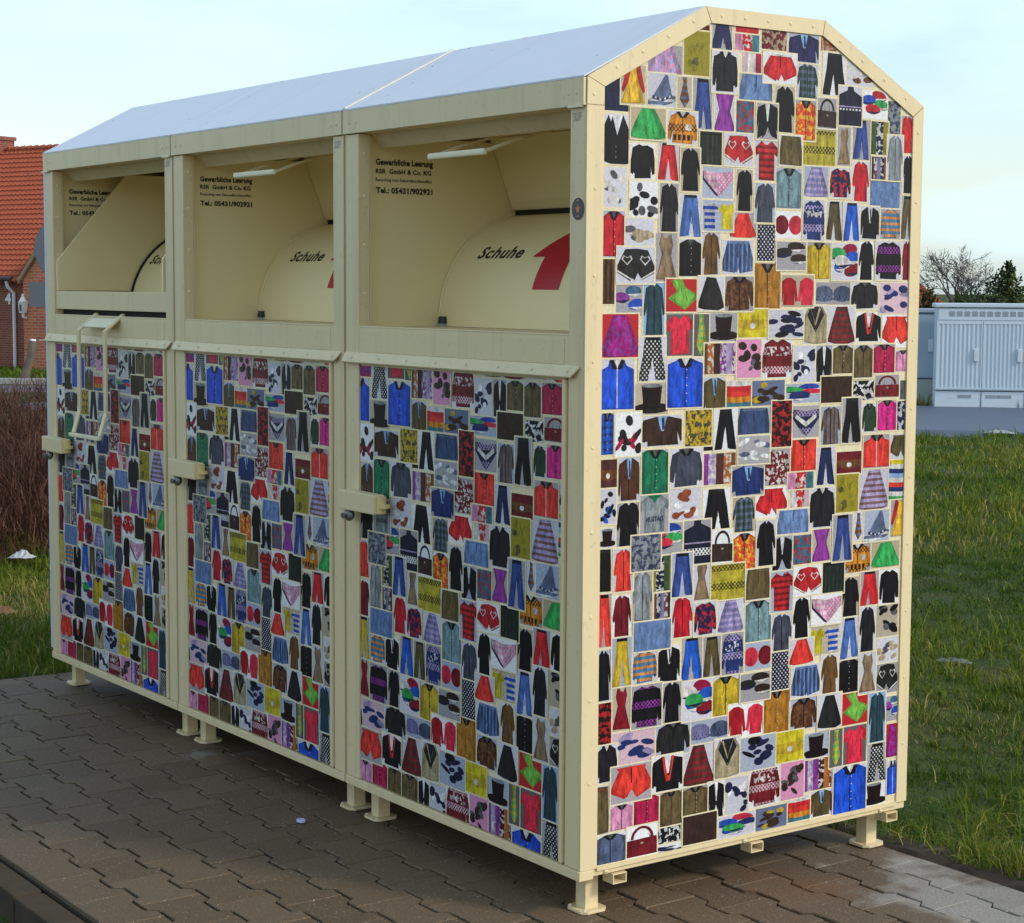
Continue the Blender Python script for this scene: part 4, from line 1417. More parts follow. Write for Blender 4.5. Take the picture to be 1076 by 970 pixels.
# paving: interlocking concrete stones, each with its own slight tilt
def paver_mat():
    mt, nt, b = node_mat('concrete_paver', .7, .3)
    v = coords(nt)
    rnd = N(nt, 'ShaderNodeNewGeometry').outputs['Random Per Island']
    wet = noise(nt, 1.15, 5, v, .62)
    wm = ramp(nt, mathn(nt, 'ADD', wet, mathn(nt, 'MULTIPLY', mathn(nt, 'SUBTRACT', rnd, .5), .05)), [(.54, (1, 1, 1)), (.66, (0, 0, 0))])
    # paving that has dried first: a patch by the near corner and the course along the kerb
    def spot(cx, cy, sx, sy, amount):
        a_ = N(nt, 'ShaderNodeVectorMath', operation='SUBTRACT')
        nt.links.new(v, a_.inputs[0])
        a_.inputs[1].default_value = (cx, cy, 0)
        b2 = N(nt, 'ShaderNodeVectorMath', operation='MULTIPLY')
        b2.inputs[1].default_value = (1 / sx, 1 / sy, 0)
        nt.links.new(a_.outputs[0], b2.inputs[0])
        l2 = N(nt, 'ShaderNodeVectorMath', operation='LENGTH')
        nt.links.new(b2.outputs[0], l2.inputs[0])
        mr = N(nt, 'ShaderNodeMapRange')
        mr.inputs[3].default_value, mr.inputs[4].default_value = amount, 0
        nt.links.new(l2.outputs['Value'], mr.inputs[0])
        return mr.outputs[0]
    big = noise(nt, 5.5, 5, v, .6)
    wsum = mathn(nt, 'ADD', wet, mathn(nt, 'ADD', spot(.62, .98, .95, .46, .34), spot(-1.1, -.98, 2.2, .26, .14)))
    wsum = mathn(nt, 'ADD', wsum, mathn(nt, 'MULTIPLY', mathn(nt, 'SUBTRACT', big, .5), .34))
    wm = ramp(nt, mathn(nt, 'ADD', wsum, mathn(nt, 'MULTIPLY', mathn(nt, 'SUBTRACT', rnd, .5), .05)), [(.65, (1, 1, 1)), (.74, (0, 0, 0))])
    sp = N(nt, 'ShaderNodeSeparateXYZ')
    nt.links.new(v, sp.inputs[0])
    fine = noise(nt, 120, 3, v, .7)
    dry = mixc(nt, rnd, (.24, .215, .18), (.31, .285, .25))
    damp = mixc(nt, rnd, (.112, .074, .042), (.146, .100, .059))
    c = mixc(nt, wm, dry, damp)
    moss = ramp(nt, noise(nt, 2.3, 4, v), [(.58, (0, 0, 0)), (.74, (1, 1, 1))])
    c = mixc(nt, mathn(nt, 'MULTIPLY', moss, .45), c, (.05, .052, .018))
    # rust run-off stain by the near container
    vm = N(nt, 'ShaderNodeVectorMath', operation='SUBTRACT')
    nt.links.new(v, vm.inputs[0])
    vm.inputs[1].default_value = (.10, .66, 0)
    sc = N(nt, 'ShaderNodeVectorMath', operation='MULTIPLY')
    sc.inputs[1].default_value = (4.2, 5.6, 1)
    nt.links.new(vm.outputs[0], sc.inputs[0])
    ln = N(nt, 'ShaderNodeVectorMath', operation='LENGTH')
    nt.links.new(sc.outputs[0], ln.inputs[0])
    rn = mathn(nt, 'ADD', ln.outputs['Value'], mathn(nt, 'MULTIPLY', mathn(nt, 'SUBTRACT', noise(nt, 9, 4, v), .5), 1.6))
    rm = ramp(nt, rn, [(.15, (1, 1, 1)), (.95, (0, 0, 0))])
    c = mixc(nt, mathn(nt, 'MULTIPLY', rm, .62), c, (.165, .075, .030))
    speck = ramp(nt, noise(nt, 150, 2, v), [(.655, (0, 0, 0)), (.69, (1, 1, 1))])
    c = mixc(nt, mathn(nt, 'MULTIPLY', speck, .75), c, (.34, .31, .28))
    k = N(nt, 'ShaderNodeMapRange')
    k.inputs[3].default_value, k.inputs[4].default_value = .55, 1.4
    nt.links.new(fine, k.inputs[0])
    cc = N(nt, 'ShaderNodeCombineColor')
    for i in range(3):
        nt.links.new(k.outputs[0], cc.inputs[i])
    nt.links.new(mixc(nt, 1., c, cc.outputs[0], 'MULTIPLY'), b.inputs['Base Color'])
    r = N(nt, 'ShaderNodeMapRange')
    r.inputs[3].default_value, r.inputs[4].default_value = .88, .62
    nt.links.new(wm, r.inputs[0])
    nt.links.new(r.outputs[0], b.inputs['Roughness'])
    bump(nt, b, fine, .6, .005)
    return mt


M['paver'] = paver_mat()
M['joint'] = simple('joint_sand', (.013, .010, .007), .95, var=.5, scale=30)
PP, PH, PA = .214, .1505, .0125


def wave_edge(x0, x1, phase):
    """points of a long paver edge between x0 and x1; +PA round the paver ends of that row"""
    pts = []
    e = .0085
    # transitions every half period
    k0 = math.floor((x0 - phase) / (PP / 2)) - 1
    pts.append(x0)
    for k in range(k0, k0 + 6):
        t = phase + (k + .5) * PP / 2
        for q in (t - e, t + e):
            if x0 + .002 < q < x1 - .002:
                pts.append(q)
    pts.append(x1)
    out = []
    for x in pts:
        u = (x - phase) / (PP / 2)
        k = math.floor(u + .5)
        s = 1 if k % 2 == 0 else -1
        f = u + .5 - k        # 0..1 within this half period
        h = e / (PP / 2)
        v = s
        if f < h - 1e-6:
            v = s * (f / h)
        elif f > 1 - h + 1e-6:
            v = s * ((1 - f) / h)
        out.append((x, v * PA))
    return out


pv = MB()
rows = 14
y = PY0
rr = random.Random(3)
for j in range(rows):
    off = (j % 2) * PP / 2
    y0, y1 = PY0 + j * PH, PY0 + (j + 1) * PH
    n = int((PX1 - PX0) / PP) + 1
    for i in range(-1, n):
        xa, xb = PX0 + off + i * PP, PX0 + off + (i + 1) * PP
        xa, xb = max(xa, PX0), xb
        if xb - xa < .05 or xa > 4.5:
            continue
        ga, gb = .0018, .0046
        ph = PX0 + off
        lo = wave_edge(xa + ga, xb - ga, ph)
        hi = wave_edge(xa + ga, xb - ga, ph)
        low = [(x, y0 + gb - (v if j > 0 else 0)) for x, v in lo]
        upp = [(x, y1 - gb + (v if j < rows - 1 else 0)) for x, v in hi]
        out = low + upp[::-1]
        cx, cy = (xa + xb) / 2, (y0 + y1) / 2
        h0, tx, ty = rr.gauss(0, .0010), rr.gauss(0, .004), rr.gauss(0, .005)

        def zz(x, y_):
            return -.001 + h0 + tx * (x - cx) + ty * (y_ - cy)
        m_ = len(out)
        c = .0022
        vs = []
        for (x, y_) in out:
            vs.append((x, y_, -.05))
        for (x, y_) in out:
            vs.append((x, y_, zz(x, y_) - c))
        for (x, y_) in out:
            dx, dy = cx - x, cy - y_
            vs.append((x + math.copysign(min(abs(dx), c), dx), y_ + math.copysign(min(abs(dy), c), dy), zz(x, y_)))
        fs = [(k, (k + 1) % m_, m_ + (k + 1) % m_, m_ + k) for k in range(m_)] + [(m_ + k, m_ + (k + 1) % m_, 2 * m_ + (k + 1) % m_, 2 * m_ + k) for k in range(m_)]
        fs.append(tuple(2 * m_ + k for k in range(m_)))
        pv.add(vs, fs, 0)
pv.add([(PX0 - .01, PY0 - .002, -.0140), (4.6, PY0 - .002, -.0140), (4.6, PY1 + .01, -.0140), (PX0 - .01, PY1 + .01, -.0140)], [(0, 1, 2, 3)], 1)
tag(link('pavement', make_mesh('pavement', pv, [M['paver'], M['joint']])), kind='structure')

# kerb stones along the front, and the lane they drop to
kb = MB()
xk = PX0 - .4
while xk < 5:
    L = .995
    dz = rr.gauss(0, .0025)
    kb.box(xk + .003, -1.072 + rr.gauss(0, .001), -.2, xk + L, -.992, -.012 + dz)
    xk += 1.0
M['kerb'] = simple('kerb_concrete', (.062, .046, .030), .9, var=.5, scale=9, spec=.2, bmp=.6)
tag(link('kerb', make_mesh('kerb', kb, M['kerb'], bevel=.008)), kind='structure')
M['asphalt'] = simple('asphalt', (.055, .055, .058), .72, var=.25, scale=40, bmp=.6, bscale=160)
ln_ = MB()
ln_.add([(-16, -8, -.115), (9, -8, -.115), (9, -1.0721, -.115), (-16, -1.0721, -.115)], [(0, 1, 2, 3)])
# the lane ends against the lawn on the left
tag(link('lane', make_mesh('lane', ln_, simple('lane_asphalt', (.035, .030, .026), .8, var=.3, scale=30, bmp=.6, bscale=160))), kind='structure')

# soil edge between paving and grass
M['soil'] = simple('bare_soil', (.060, .046, .034), .95, var=.4, scale=26, spec=.2, bmp=.9, bscale=60)
sb = MB()
n = 220
vs, fs = [], []
for i in range(n + 1):
    x = PX0 + (5 - PX0) * i / n
    a = .020 * math.sin(x * 5.1) + .014 * math.sin(x * 13.7 + 1)
    vs += [(x, 1.126, -.022), (x, 1.150, -.002 + .004 * math.sin(x * 31)), (x, 1.215 + a, .002), (x, 1.30 + a, -.022)]
for i in range(n):
    for k in range(3):
        fs.append((i * 4 + k, (i + 1) * 4 + k, (i + 1) * 4 + k + 1, i * 4 + k + 1))
sb.add(vs, fs)
tag(link('soil_strip', make_mesh('soil_strip', sb, M['soil'], smooth=True)), kind='structure')


# ------------------------------------------------------------------ grass
def blade_mat(name, stops, rough=.6, trans=.25):
    mt, nt, b = node_mat(name, rough, .15)
    rnd = N(nt, 'ShaderNodeAttribute', attribute_name='tone').outputs['Fac']
    c = ramp(nt, rnd, stops)
    nt.links.new(c, b.inputs['Base Color'])
    out = nt.nodes['Material Output']
    tr = N(nt, 'ShaderNodeBsdfTranslucent')
    nt.links.new(c, tr.inputs[0])
    mx = N(nt, 'ShaderNodeMixShader')
    mx.inputs[0].default_value = trans
    nt.links.new(b.outputs[0], mx.inputs[1])
    nt.links.new(tr.outputs[0], mx.inputs[2])
    nt.links.new(mx.outputs[0], out.inputs[0])
    return mt


def blades(name, x, y, z, h, w, lean, tone, mat):
    """curved two-segment blades as one mesh"""
    n = len(x)
    az = RNG.uniform(0, 2 * np.pi, n)
    fx, fy = np.cos(az), np.sin(az)
    if isinstance(lean, tuple):
        lx, ly = lean
        lean = np.hypot(lx, ly) / h
    else:
        la = RNG.uniform(0, 2 * np.pi, n)
        lx, ly = np.cos(la) * lean * h, np.sin(la) * lean * h
    P = np.zeros((n, 5, 3))
    b = np.stack([x, y, z], 1)
    wv = np.stack([fx * w, fy * w, np.zeros(n)], 1)
    mid = b + np.stack([lx * .3, ly * .3, h * .55], 1)
    tip = b + np.stack([lx, ly, h * (1 - .35 * np.clip(lean, 0, 1.4))], 1)
    P[:, 0], P[:, 1] = b - wv * .5, b + wv * .5
    P[:, 2], P[:, 3] = mid - wv * .38, mid + wv * .38
    P[:, 4] = tip
    idx = np.arange(n)[:, None] * 5
    quad = idx + np.array([[0, 1, 3, 2]])
    tri = idx + np.array([[2, 3, 4]])
    loops = np.concatenate([quad, tri], 1).ravel()
    me = bpy.data.meshes.new(name)
    me.vertices.add(n * 5)
    me.vertices.foreach_set('co', P.ravel().astype(np.float32))
    me.loops.add(n * 7)
    me.loops.foreach_set('vertex_index', loops.astype(np.int32))
    me.polygons.add(n * 2)
    st = (np.arange(n)[:, None] * 7 + np.array([[0, 4]])).ravel()
    me.polygons.foreach_set('loop_start', st.astype(np.int32))
    me.materials.append(mat)
    me.update(calc_edges=True)
    at = me.attributes.new('tone', 'FLOAT', 'POINT')
    at.data.foreach_set('value', np.repeat(tone, 5).astype(np.float32))
    me.validate()
    return me


M['grass'] = blade_mat('grass_blade', [(0., (.034, .080, .008)), (.35, (.095, .155, .012)), (.62, (.20, .22, .022)), (.74, (.26, .22, .04)), (.8, (.31, .235, .07)), (1., (.46, .36, .16))])


def patch(x, y, s, seed):
    r = np.random.default_rng(int(seed * 10))
    v = 0
    for k in range(7):
        a, f = r.uniform(0, 6.28), s * r.uniform(.5, 2.6)
        v = v + np.sin((x * np.cos(a) + y * np.sin(a)) * f + r.uniform(0, 6.28))
    return v / 2.9


G = {k: [] for k in ('x', 'y', 'z', 'h', 'w', 'lx', 'ly', 't')}


def sow(d0, d1, tufts, per, l0, l1, hh, ww, spread):
    """tufts of blades between distances d0 and d1 and between two side angles"""
    area = (l1 - l0) * (d1 * d1 - d0 * d0) / 2
    n = int(area * tufts)
    d = np.sqrt(RNG.uniform(d0 * d0, d1 * d1, n))
    q = RNG.uniform(l0, l1, n) * d
    cx = CAM[0] + HF[0] * d + HR[0] * q
    cy = CAM[1] + HF[1] * d + HR[1] * q
    keep = RNG.uniform(0, 1, n) < .80 + .25 * patch(cx, cy, 2.2, 1.3)
    cx, cy = cx[keep], cy[keep]
    n = len(cx)
    th = RNG.lognormal(0, .30, n)
    tt = RNG.normal(0, .10, n)
    k = RNG.poisson(per, n) + 1
    i = np.repeat(np.arange(n), k)
    m_ = len(i)
    ox, oy = RNG.normal(0, spread, m_), RNG.normal(0, spread, m_)
    x, y = cx[i] + ox, cy[i] + oy
    edge_ = 1.155 + .03 * np.sin(x * 5.1) + .02 * np.sin(x * 13.7 + 1)
    ok = np.where(x > PX0 - .02, y > edge_, x < PX0 - .035 + .02 * np.sin(y * 9))
    rd = (x - ROAD_N[0]) * ROAD_Q[0] + (y - ROAD_N[1]) * ROAD_Q[1]
    ok &= (rd < .03) | ((rd > ROAD_W + .05) & (rd < ROAD_W + .5))
    i, x, y, ox, oy = i[ok], x[ok], y[ok], ox[ok], oy[ok]
    m_ = len(x)
    pa, pb = patch(x, y, 1.7, 1.3), patch(x, y, .8, 4.1)
    h = np.clip(hh * th[i] * RNG.lognormal(0, .32, m_) * (1 + .35 * pb) * np.where((y < 1.5) & (x > PX0), 1.15, 1.), .012, .30)
    az = RNG.uniform(0, 6.283, m_)
    sp = np.abs(RNG.normal(.45, .40, m_))
    lx = (ox / spread * .34 + np.cos(az) * sp) * h
    ly = (oy / spread * .34 + np.sin(az) * sp) * h
    t = RNG.beta(2.2, 2.6, m_) * .62 + tt[i] + .17 * pb + .06
    dead = RNG.uniform(0, 1, m_) < np.clip(.11 + .22 * pa, .02, .5)
    t = np.where(dead, RNG.uniform(.70, 1., m_), np.clip(t, 0, .74))
    for kk, v in zip(('x', 'y', 'z', 'h', 'w', 'lx', 'ly', 't'), (x, y, ground_z(x, y) - .006, h, ww * RNG.uniform(.6, 1.35, m_), lx, ly, t)):
        G[kk].append(v)


# the side road on the right: near edge point, direction, width (surveyed from the photograph)
ROAD_N = np.array([-10.3, 13.3])
ROAD_D = np.array([.80, .60])
ROAD_Q = np.array([-.60, .80])
ROAD_W = 4.4
sow(4.6, 7.5, 560, 16, .06, .36, .043, .0038, .022)
sow(7.5, 11.5, 360, 14, .10, .36, .046, .0054, .032)
sow(11.5, 22, 125, 13, .14, .36, .050, .0095, .06)
sow(22, 27.5, 60, 12, .14, .36, .09, .02, .10)
sow(6.5, 10.8, 380, 14, -.38, -.17, .050, .0050, .028)
sow(10.8, 16, 50, 10, -.38, -.17, .085, .011, .06)
G = {k: np.concatenate(v) for k, v in G.items()}
me = blades('grass', G['x'], G['y'], G['z'], G['h'], G['w'], (G['lx'], G['ly']), G['t'], M['grass'])
tag(link('grass', me), kind='stuff')
print('grass blades', len(G['x']))

# ------------------------------------------------------------------ the brown hedge on the left
M['twig'] = blade_mat('dry_twig', [(0., (.040, .017, .012)), (.5, (.100, .042, .029)), (.85, (.15, .070, .048)), (1., (.24, .15, .10))], .8, .1)
n = 140000
hx = RNG.uniform(-9.8, -6.60, n)
hy = RNG.uniform(-4.5, 3.6, n)
hx += .16 * np.sin(hy * 2.3) + .08 * np.sin(hy * 6.1)
top = .84 + .10 * np.sin(hx * 2.1 + hy) + .05 * np.sin(hy * 5.3) + .05 * (-(hx + 6.6))
h0 = RNG.uniform(0, 1, n) * .80 * top
hh = np.minimum(RNG.uniform(.06, .24, n), top * 1.05 - h0 + .03)
me = blades('hedge', hx, hy, ground_z(hx, hy) - .02 + h0, hh, RNG.uniform(.0025, .006, n), np.abs(RNG.normal(.9, .6, n)), np.clip(RNG.beta(2, 2.4, n) + .12 * patch(hx, hy + h0 * 3, 3., 2.), 0, 1), M['twig'])
tag(link('hedge', me), 'low dense brown leafless hedge behind the grass at the left edge', 'hedge')

# ------------------------------------------------------------------ litter
M['litter'] = simple('white_plastic_film', (.42, .43, .45), .4, var=.1, scale=8)


def crumple(name, loc, sx, sy, h, seed, label, cat, mat=None, rz=0.):
    r = random.Random(seed)
    n = 11
    vs, fs = [], []
    for j in range(n):
        for i in range(n):
            u, v = i / (n - 1) - .5, j / (n - 1) - .5
            e = max(0, 1 - (2 * math.hypot(u, v)) ** 2)
            vs.append((u * sx + r.uniform(-.05, .05) * sx, v * sy + r.uniform(-.05, .05) * sy, h * (e * r.uniform(.35, 1.1) + .08 * r.random())))
    for j in range(n - 1):
        for i in range(n - 1):
            fs.append((j * n + i, j * n + i + 1, (j + 1) * n + i + 1, (j + 1) * n + i))
    b = MB()
    b.add(vs, fs)
    z = float(ground_z(loc[0], loc[1])) if len(loc) == 2 else loc[2]
    o = link(name, make_mesh(name, b, mat or M['litter']), None, (loc[0], loc[1], z))
    o.rotation_euler = (0, 0, rz)
    return tag(o, label, cat)


crumple('plastic_bag', (-6.46, 1.02, .06), .14, .09, .040, 4, 'crumpled white plastic bag lying at the foot of the brown hedge', 'litter', rz=.9)
crumple('plastic_strip', (-6.44, .76, .06), .05, .26, .03, 9, 'thin white strip of plastic beside the crumpled bag at the hedge', 'litter', rz=-.9)
crumple('leaf', (-4.86, .33, .05), .10, .07, .03, 12, 'small dry orange leaf lying on the grass by the hedge', 'leaf', simple('dry_leaf', (.36, .17, .06), .7), .4)
crumple('paper_scrap', (-9.95, 13.38, .03), .34, .12, .04, 21, 'white scrap of paper in the grass verge of the side road', 'litter', rz=.6)
crumple('paper_scrap', (-1.71, 3.32, .006), .15, .03, .02, 33, 'flat white scrap of paper half sunk in the middle of the lawn', 'litter', simple('dull_paper', (.17, .19, .17), .7), .5)
rg = MB()
nn = 18
vs, fs = [], []
for k in range(nn):
    a = 2 * math.pi * k / nn
    for (q, z) in ((.0155, .002), (.0155, .009), (.0095, .010), (.0085, .002)):
        vs.append((q * math.cos(a), q * math.sin(a) * .8, z))
for k in range(nn):
    for i in range(4):
        a, b_ = k * 4 + i, ((k + 1) % nn) * 4 + i
        c_, d_ = ((k + 1) % nn) * 4 + (i + 1) % 4, k * 4 + (i + 1) % 4
        fs.append((a, b_, c_, d_))
rg.add(vs, fs)
tag(link('bottle_ring', make_mesh('bottle_ring', rg, simple('blue_white_plastic', (.55, .56, .85), .4)), None, (-1.17, -.14, .0)), 'small bluish white plastic ring lying on the pavers before the containers', 'litter')

# ------------------------------------------------------------------ side road and telecom cabinets on the right
M['road'] = simple('side_road_asphalt', (.085, .105, .15), .55, var=.12, scale=3, bmp=.3, bscale=90)


def strip_road(name, p, d, q, w, a0, a1, mat, lift):
    b = MB()
    vs, fs = [], []
    n = 60
    for i in range(n + 1):
        t = a0 + (a1 - a0) * i / n
        for s, dz in ((-.2, -.10), (0, 0), (w * .5, 0), (w, 0), (w + .2, -.1)):
            x, y_ = p[0] + d[0] * t + q[0] * s, p[1] + d[1] * t + q[1] * s
            dd = (x - CAM[0]) * HF[0] + (y_ - CAM[1]) * HF[1]
            vs.append((x, y_, float(-1.35 * sstep(dd, 26, 46)) + lift + dz))
    for i in range(n):
        for k in range(4):
            fs.append((i * 5 + k, (i + 1) * 5 + k, (i + 1) * 5 + k + 1, i * 5 + k + 1))
    b.add(vs, fs)
    return tag(link(name, make_mesh(name, b, mat)), kind='structure')


strip_road('side_road', ROAD_N, ROAD_D, ROAD_Q, ROAD_W, -12, 22, M['road'], .035)

M['cab'] = simple('grey_cabinet', (.56, .63, .70), .5, var=.06, scale=2, bmp=.1)
M['cab2'] = simple('grey_blue_cabinet', (.34, .41, .49), .5, var=.1, scale=2)
M['plinth'] = simple('stained_plinth', (.36, .39, .36), .8, var=.25, scale=3)
M['seamdark'] = simple('seam_shadow', (.06, .065, .075), .8)
M['vent'] = simple('vent_slot', (.27, .30, .34), .7)


def ribbed(b, x0, z0, x1, z1, pitch=.052, depth=.014):
    n = max(2, int((x1 - x0) / pitch))
    pts = []
    for k in range(n):
        a = x0 + (x1 - x0) * k / n
        w = (x1 - x0) / n
        pts += [(a, 0), (a + w * .30, 0), (a + w * .42, depth), (a + w * .85, depth), (a + w * .97, 0)]
    pts.append((x1, 0))
    vs = []
    for (x, dy) in pts:
        vs += [(x, -.012 + dy, z0), (x, -.012 + dy, z1)]
    b.add(vs, [(2 * k, 2 * k + 2, 2 * k + 3, 2 * k + 1) for k in range(len(pts) - 1)])


def cabinet(loc, rz, widths, H, plinth, label, mat, vents, depth=.42, rib=True, pm=None):
    root = empty('cable_cabinet', loc, rz)
    tag(root, label, 'cable cabinet', 'roadside cable cabinets')
    W = sum(widths)
    b = MB()
    b.box(0, 0, plinth + .012, W, depth, H - .012)
    link('body', make_mesh('body', b, mat, bevel=.006), root)
    b = MB()
    b.box(-.0, .015, -.25, W, depth - .01, plinth)
    ps = link('plinth', make_mesh('plinth', b, pm or mat, bevel=.006), root)
    x = 0
    for i, w in enumerate(widths):
        b = MB()
        for xx in ((x + .16, x + .38) if i == 0 else (x + .08, x + .30, x + w - .32, x + w - .10)):
            pass
        for xx in ([x + .30] if i == 0 else [x + .06, x + w - .34]):
            b.box(xx, .010, plinth - .085, xx + .17, .0148, plinth - .045)
        if vents:
            link('vent', make_mesh('vent', b, M['vent']), ps)
            b = MB()
            b.box(x - .004, .009, -.2, x + .004, .0146, plinth - .002)
            if i:
                link('joint', make_mesh('joint', b, M['seamdark']), ps)
        x += w
    b = MB()
    b.prism([(-.03, -.03, H), (W + .03, -.03, H), (W + .03, depth + .03, H), (-.03, depth + .03, H)], (0, 0, .055))
    link('roof', make_mesh('roof', b, mat, bevel=.012), root)
    if vents:
        b = MB()
        k = 0
        xx = .16
        while xx < W - .2:
            b.box(xx, -.0135, H - .118, xx + .072, -.0045, H - .052)
            xx += .098
        lv = MB()
        lv.box(.02, -.0105, H - .165, W - .02, -.0005, H - .014)
        lo = link('louvre_panel', make_mesh('louvre_panel', lv, mat), root)
        link('louvre', make_mesh('louvre', b, M['vent']), lo)
    x = 0
    zt = H - (.19 if vents else .03)
    for w in widths:
        b = MB()
        if rib:
            ribbed(b, x + .02, plinth + .05, x + w - .02, zt - .03)
            b.box(x + .006, -.014, plinth + .03, x + .0195, -.0005, zt)
            b.box(x + w - .0195, -.014, plinth + .03, x + w - .006, -.0005, zt)
            b.box(x + .02, -.014, zt - .0295, x + w - .02, -.0005, zt)
            b.box(x + .02, -.014, plinth + .03, x + w - .02, -.0005, plinth + .0495)
        else:
            b.box(x + .01, -.012, plinth + .03, x + w - .01, -.0005, zt)
        d = link('door', make_mesh('door', b, mat), root)
        b = MB()
        b.box(x + w - .115, -.045, plinth + .54 * (zt - plinth) - .10, x + w - .05, -.0145, plinth + .54 * (zt - plinth) + .07)
        link('handle', make_mesh('handle', b, simple('pale_handle', (.6, .65, .70), .45), bevel=.01), d)
        x += w
    return root


cb = place(982, 429, 25.0)
cb2 = place(1028.5, 431.6, 24.6)
rz = math.atan2(cb2[1] - cb[1], cb2[0] - cb[0])
zc = float(ground_z(cb[0], cb[1]))
cabinet((cb[0], cb[1], -.03), R(47), [.60, .56, .62, .56], 1.38, .27, 'long light grey ribbed cable cabinet with a vented top beside the side road', M['cab'], True, .4)
cc_ = place(951, 428, 25.6)
cabinet((cc_[0], cc_[1], -.03), R(47), [.40], 1.30, .40, 'smaller blue grey cable cabinet half hidden behind the clothing container', M['cab2'], False, .4, False, M['plinth'])

# ------------------------------------------------------------------ road sign seen from behind, left
sp_ = place(70, 300, 18.)
M['sign_back'] = simple('sign_back_grey', (.045, .062, .088), .6, .0, .1, 8)
root = empty('road_sign', (sp_[0], sp_[1], float(ground_z(sp_[0], sp_[1]))), YAW + R(38))
tag(root, 'grey backs of a round and an oblong road sign behind the left container', 'road sign')
b = MB()
b.tube([(0, 0, -.2), (0, 0, 2.42)], .03, 12)
link('pole', make_mesh('pole', b, M['steel'], smooth=True), root)
zs = place(60, 262, 18.)[2] - root.location.z
b = MB()
b.prism([(.30 * math.cos(a), .05, zs + .30 * math.sin(a)) for a in (2 * math.pi * k / 40 for k in range(40))], (0, .004, 0))
ds = link('disc', make_mesh('disc', b, M['sign_back'], recalc=True), root)
z0 = place(60, 309.5, 18.)[2] - root.location.z
b = MB()
b.box(-.36, .05, z0 - .118, .36, .054, z0 + .118)
pl = link('plate', make_mesh('plate', b, M['sign_back']), root)
for (zz, par) in ((zs + .12, ds), (zs - .14, ds), (z0, pl)):
    b = MB()
    b.box(-.05, -.036, zz - .016, .05, .049, zz + .016)
    link('clamp', make_mesh('clamp', b, M['steel'], bevel=.006), par)
# ------------------------------------------------------------------ the brick house far left
def brick_mat(name, c1, c2, mortar, scale):
    mt, nt, b = node_mat(name, .85, .3)
    v = coords(nt)
    sp = N(nt, 'ShaderNodeSeparateXYZ')
    nt.links.new(v, sp.inputs[0])
    cb_ = N(nt, 'ShaderNodeCombineXYZ')
    nt.links.new(mathn(nt, 'ADD', sp.outputs[0], sp.outputs[1]), cb_.inputs[0])
    nt.links.new(sp.outputs[2], cb_.inputs[1])
    br = N(nt, 'ShaderNodeTexBrick')
    br.inputs['Scale'].default_value = 1.
    br.inputs['Brick Width'].default_value = .25 * scale
    br.inputs['Row Height'].default_value = .08 * scale
    br.inputs['Mortar Size'].default_value = .010 * scale
    br.inputs['Color1'].default_value = (*c1, 1)
    br.inputs['Color2'].default_value = (*c2, 1)
    br.inputs['Mortar'].default_value = (*mortar, 1)
    nt.links.new(cb_.outputs[0], br.inputs['Vector'])
    n = noise(nt, .9, 5, v)
    k = N(nt, 'ShaderNodeMapRange')
    k.inputs[3].default_value, k.inputs[4].default_value = .65, 1.3
    nt.links.new(n, k.inputs[0])
    cc = N(nt, 'ShaderNodeCombineColor')
    for i in range(3):
        nt.links.new(k.outputs[0], cc.inputs[i])
    nt.links.new(mixc(nt, 1., br.outputs[0], cc.outputs[0], 'MULTIPLY'), b.inputs['Base Color'])
    return mt


M['brick_dark'] = brick_mat('dark_red_brick', (.30, .075, .046), (.22, .052, .036), (.30, .18, .13), 1.)
M['brick'] = brick_mat('orange_red_brick', (.60, .17, .08), (.48, .12, .055), (.50, .31, .21), 1.25)


def tile_mat(name, ca, cb_):
    mt, nt, b = node_mat(name, .7, .3)
    v = coords(nt)
    n = noise(nt, 1.4, 6, v, .65)
    n2 = noise(nt, 9, 3, v)
    c = mixc(nt, n, ca, cb_)
    st = ramp(nt, n2, [(.60, (0, 0, 0)), (.76, (1, 1, 1))])
    c = mixc(nt, mathn(nt, 'MULTIPLY', st, .35), c, (.10, .035, .02))
    nt.links.new(c, b.inputs['Base Color'])
    return mt


M['tile'] = tile_mat('red_roof_tile', (.42, .095, .040), (.29, .062, .031))
M['white'] = simple('white_paint', (.74, .74, .74), .5)
M['gutter'] = simple('dark_gutter', (.05, .045, .045), .5)
M['verge'] = simple('sandstone_verge', (.36, .22, .14), .8)

HW = place(0, 393, 65.)                  # foot of the eaves wall where the frame cuts it
du = .829 * HR - .56 * HF                # along the ridge, towards the right and nearer
hang = math.atan2(du[1], du[0])
house = empty('brick_house', (HW[0], HW[1], -1.36), hang)
tag(house, 'red brick house with a large tiled roof and chimney behind the left container', 'house')
HE, HR_ = 3.24, 5.03                     # eaves height, half depth; roof pitch 45 degrees


def hpart(name, fn, mat, parent=None, **kw):
    b_ = MB()
    fn(b_)
    return link(name, make_mesh(name, b_, mat, **kw), parent or house)


U0, U1 = -9., 16.
hpart('wall', lambda b: b.box(U0, 0, -.4, U1, .3, HE), M['brick_dark'])
hpart('wall', lambda b: b.box(U0, .301, -.4, U0 + .3, 2 * HR_ - .3, HE), M['brick_dark'])
hpart('wall', lambda b: b.prism([(U1 - .3, .301, -.4), (U1 - .3, 2 * HR_ - .301, -.4), (U1 - .3, 2 * HR_ - .301, HE), (U1 - .3, HR_, HE + HR_ - .3), (U1 - .3, .301, HE)], (.3, 0, 0)), M['brick'])
hpart('wall', lambda b: b.box(U0, 2 * HR_ - .3, -.4, U1, 2 * HR_, HE), M['brick_dark'])


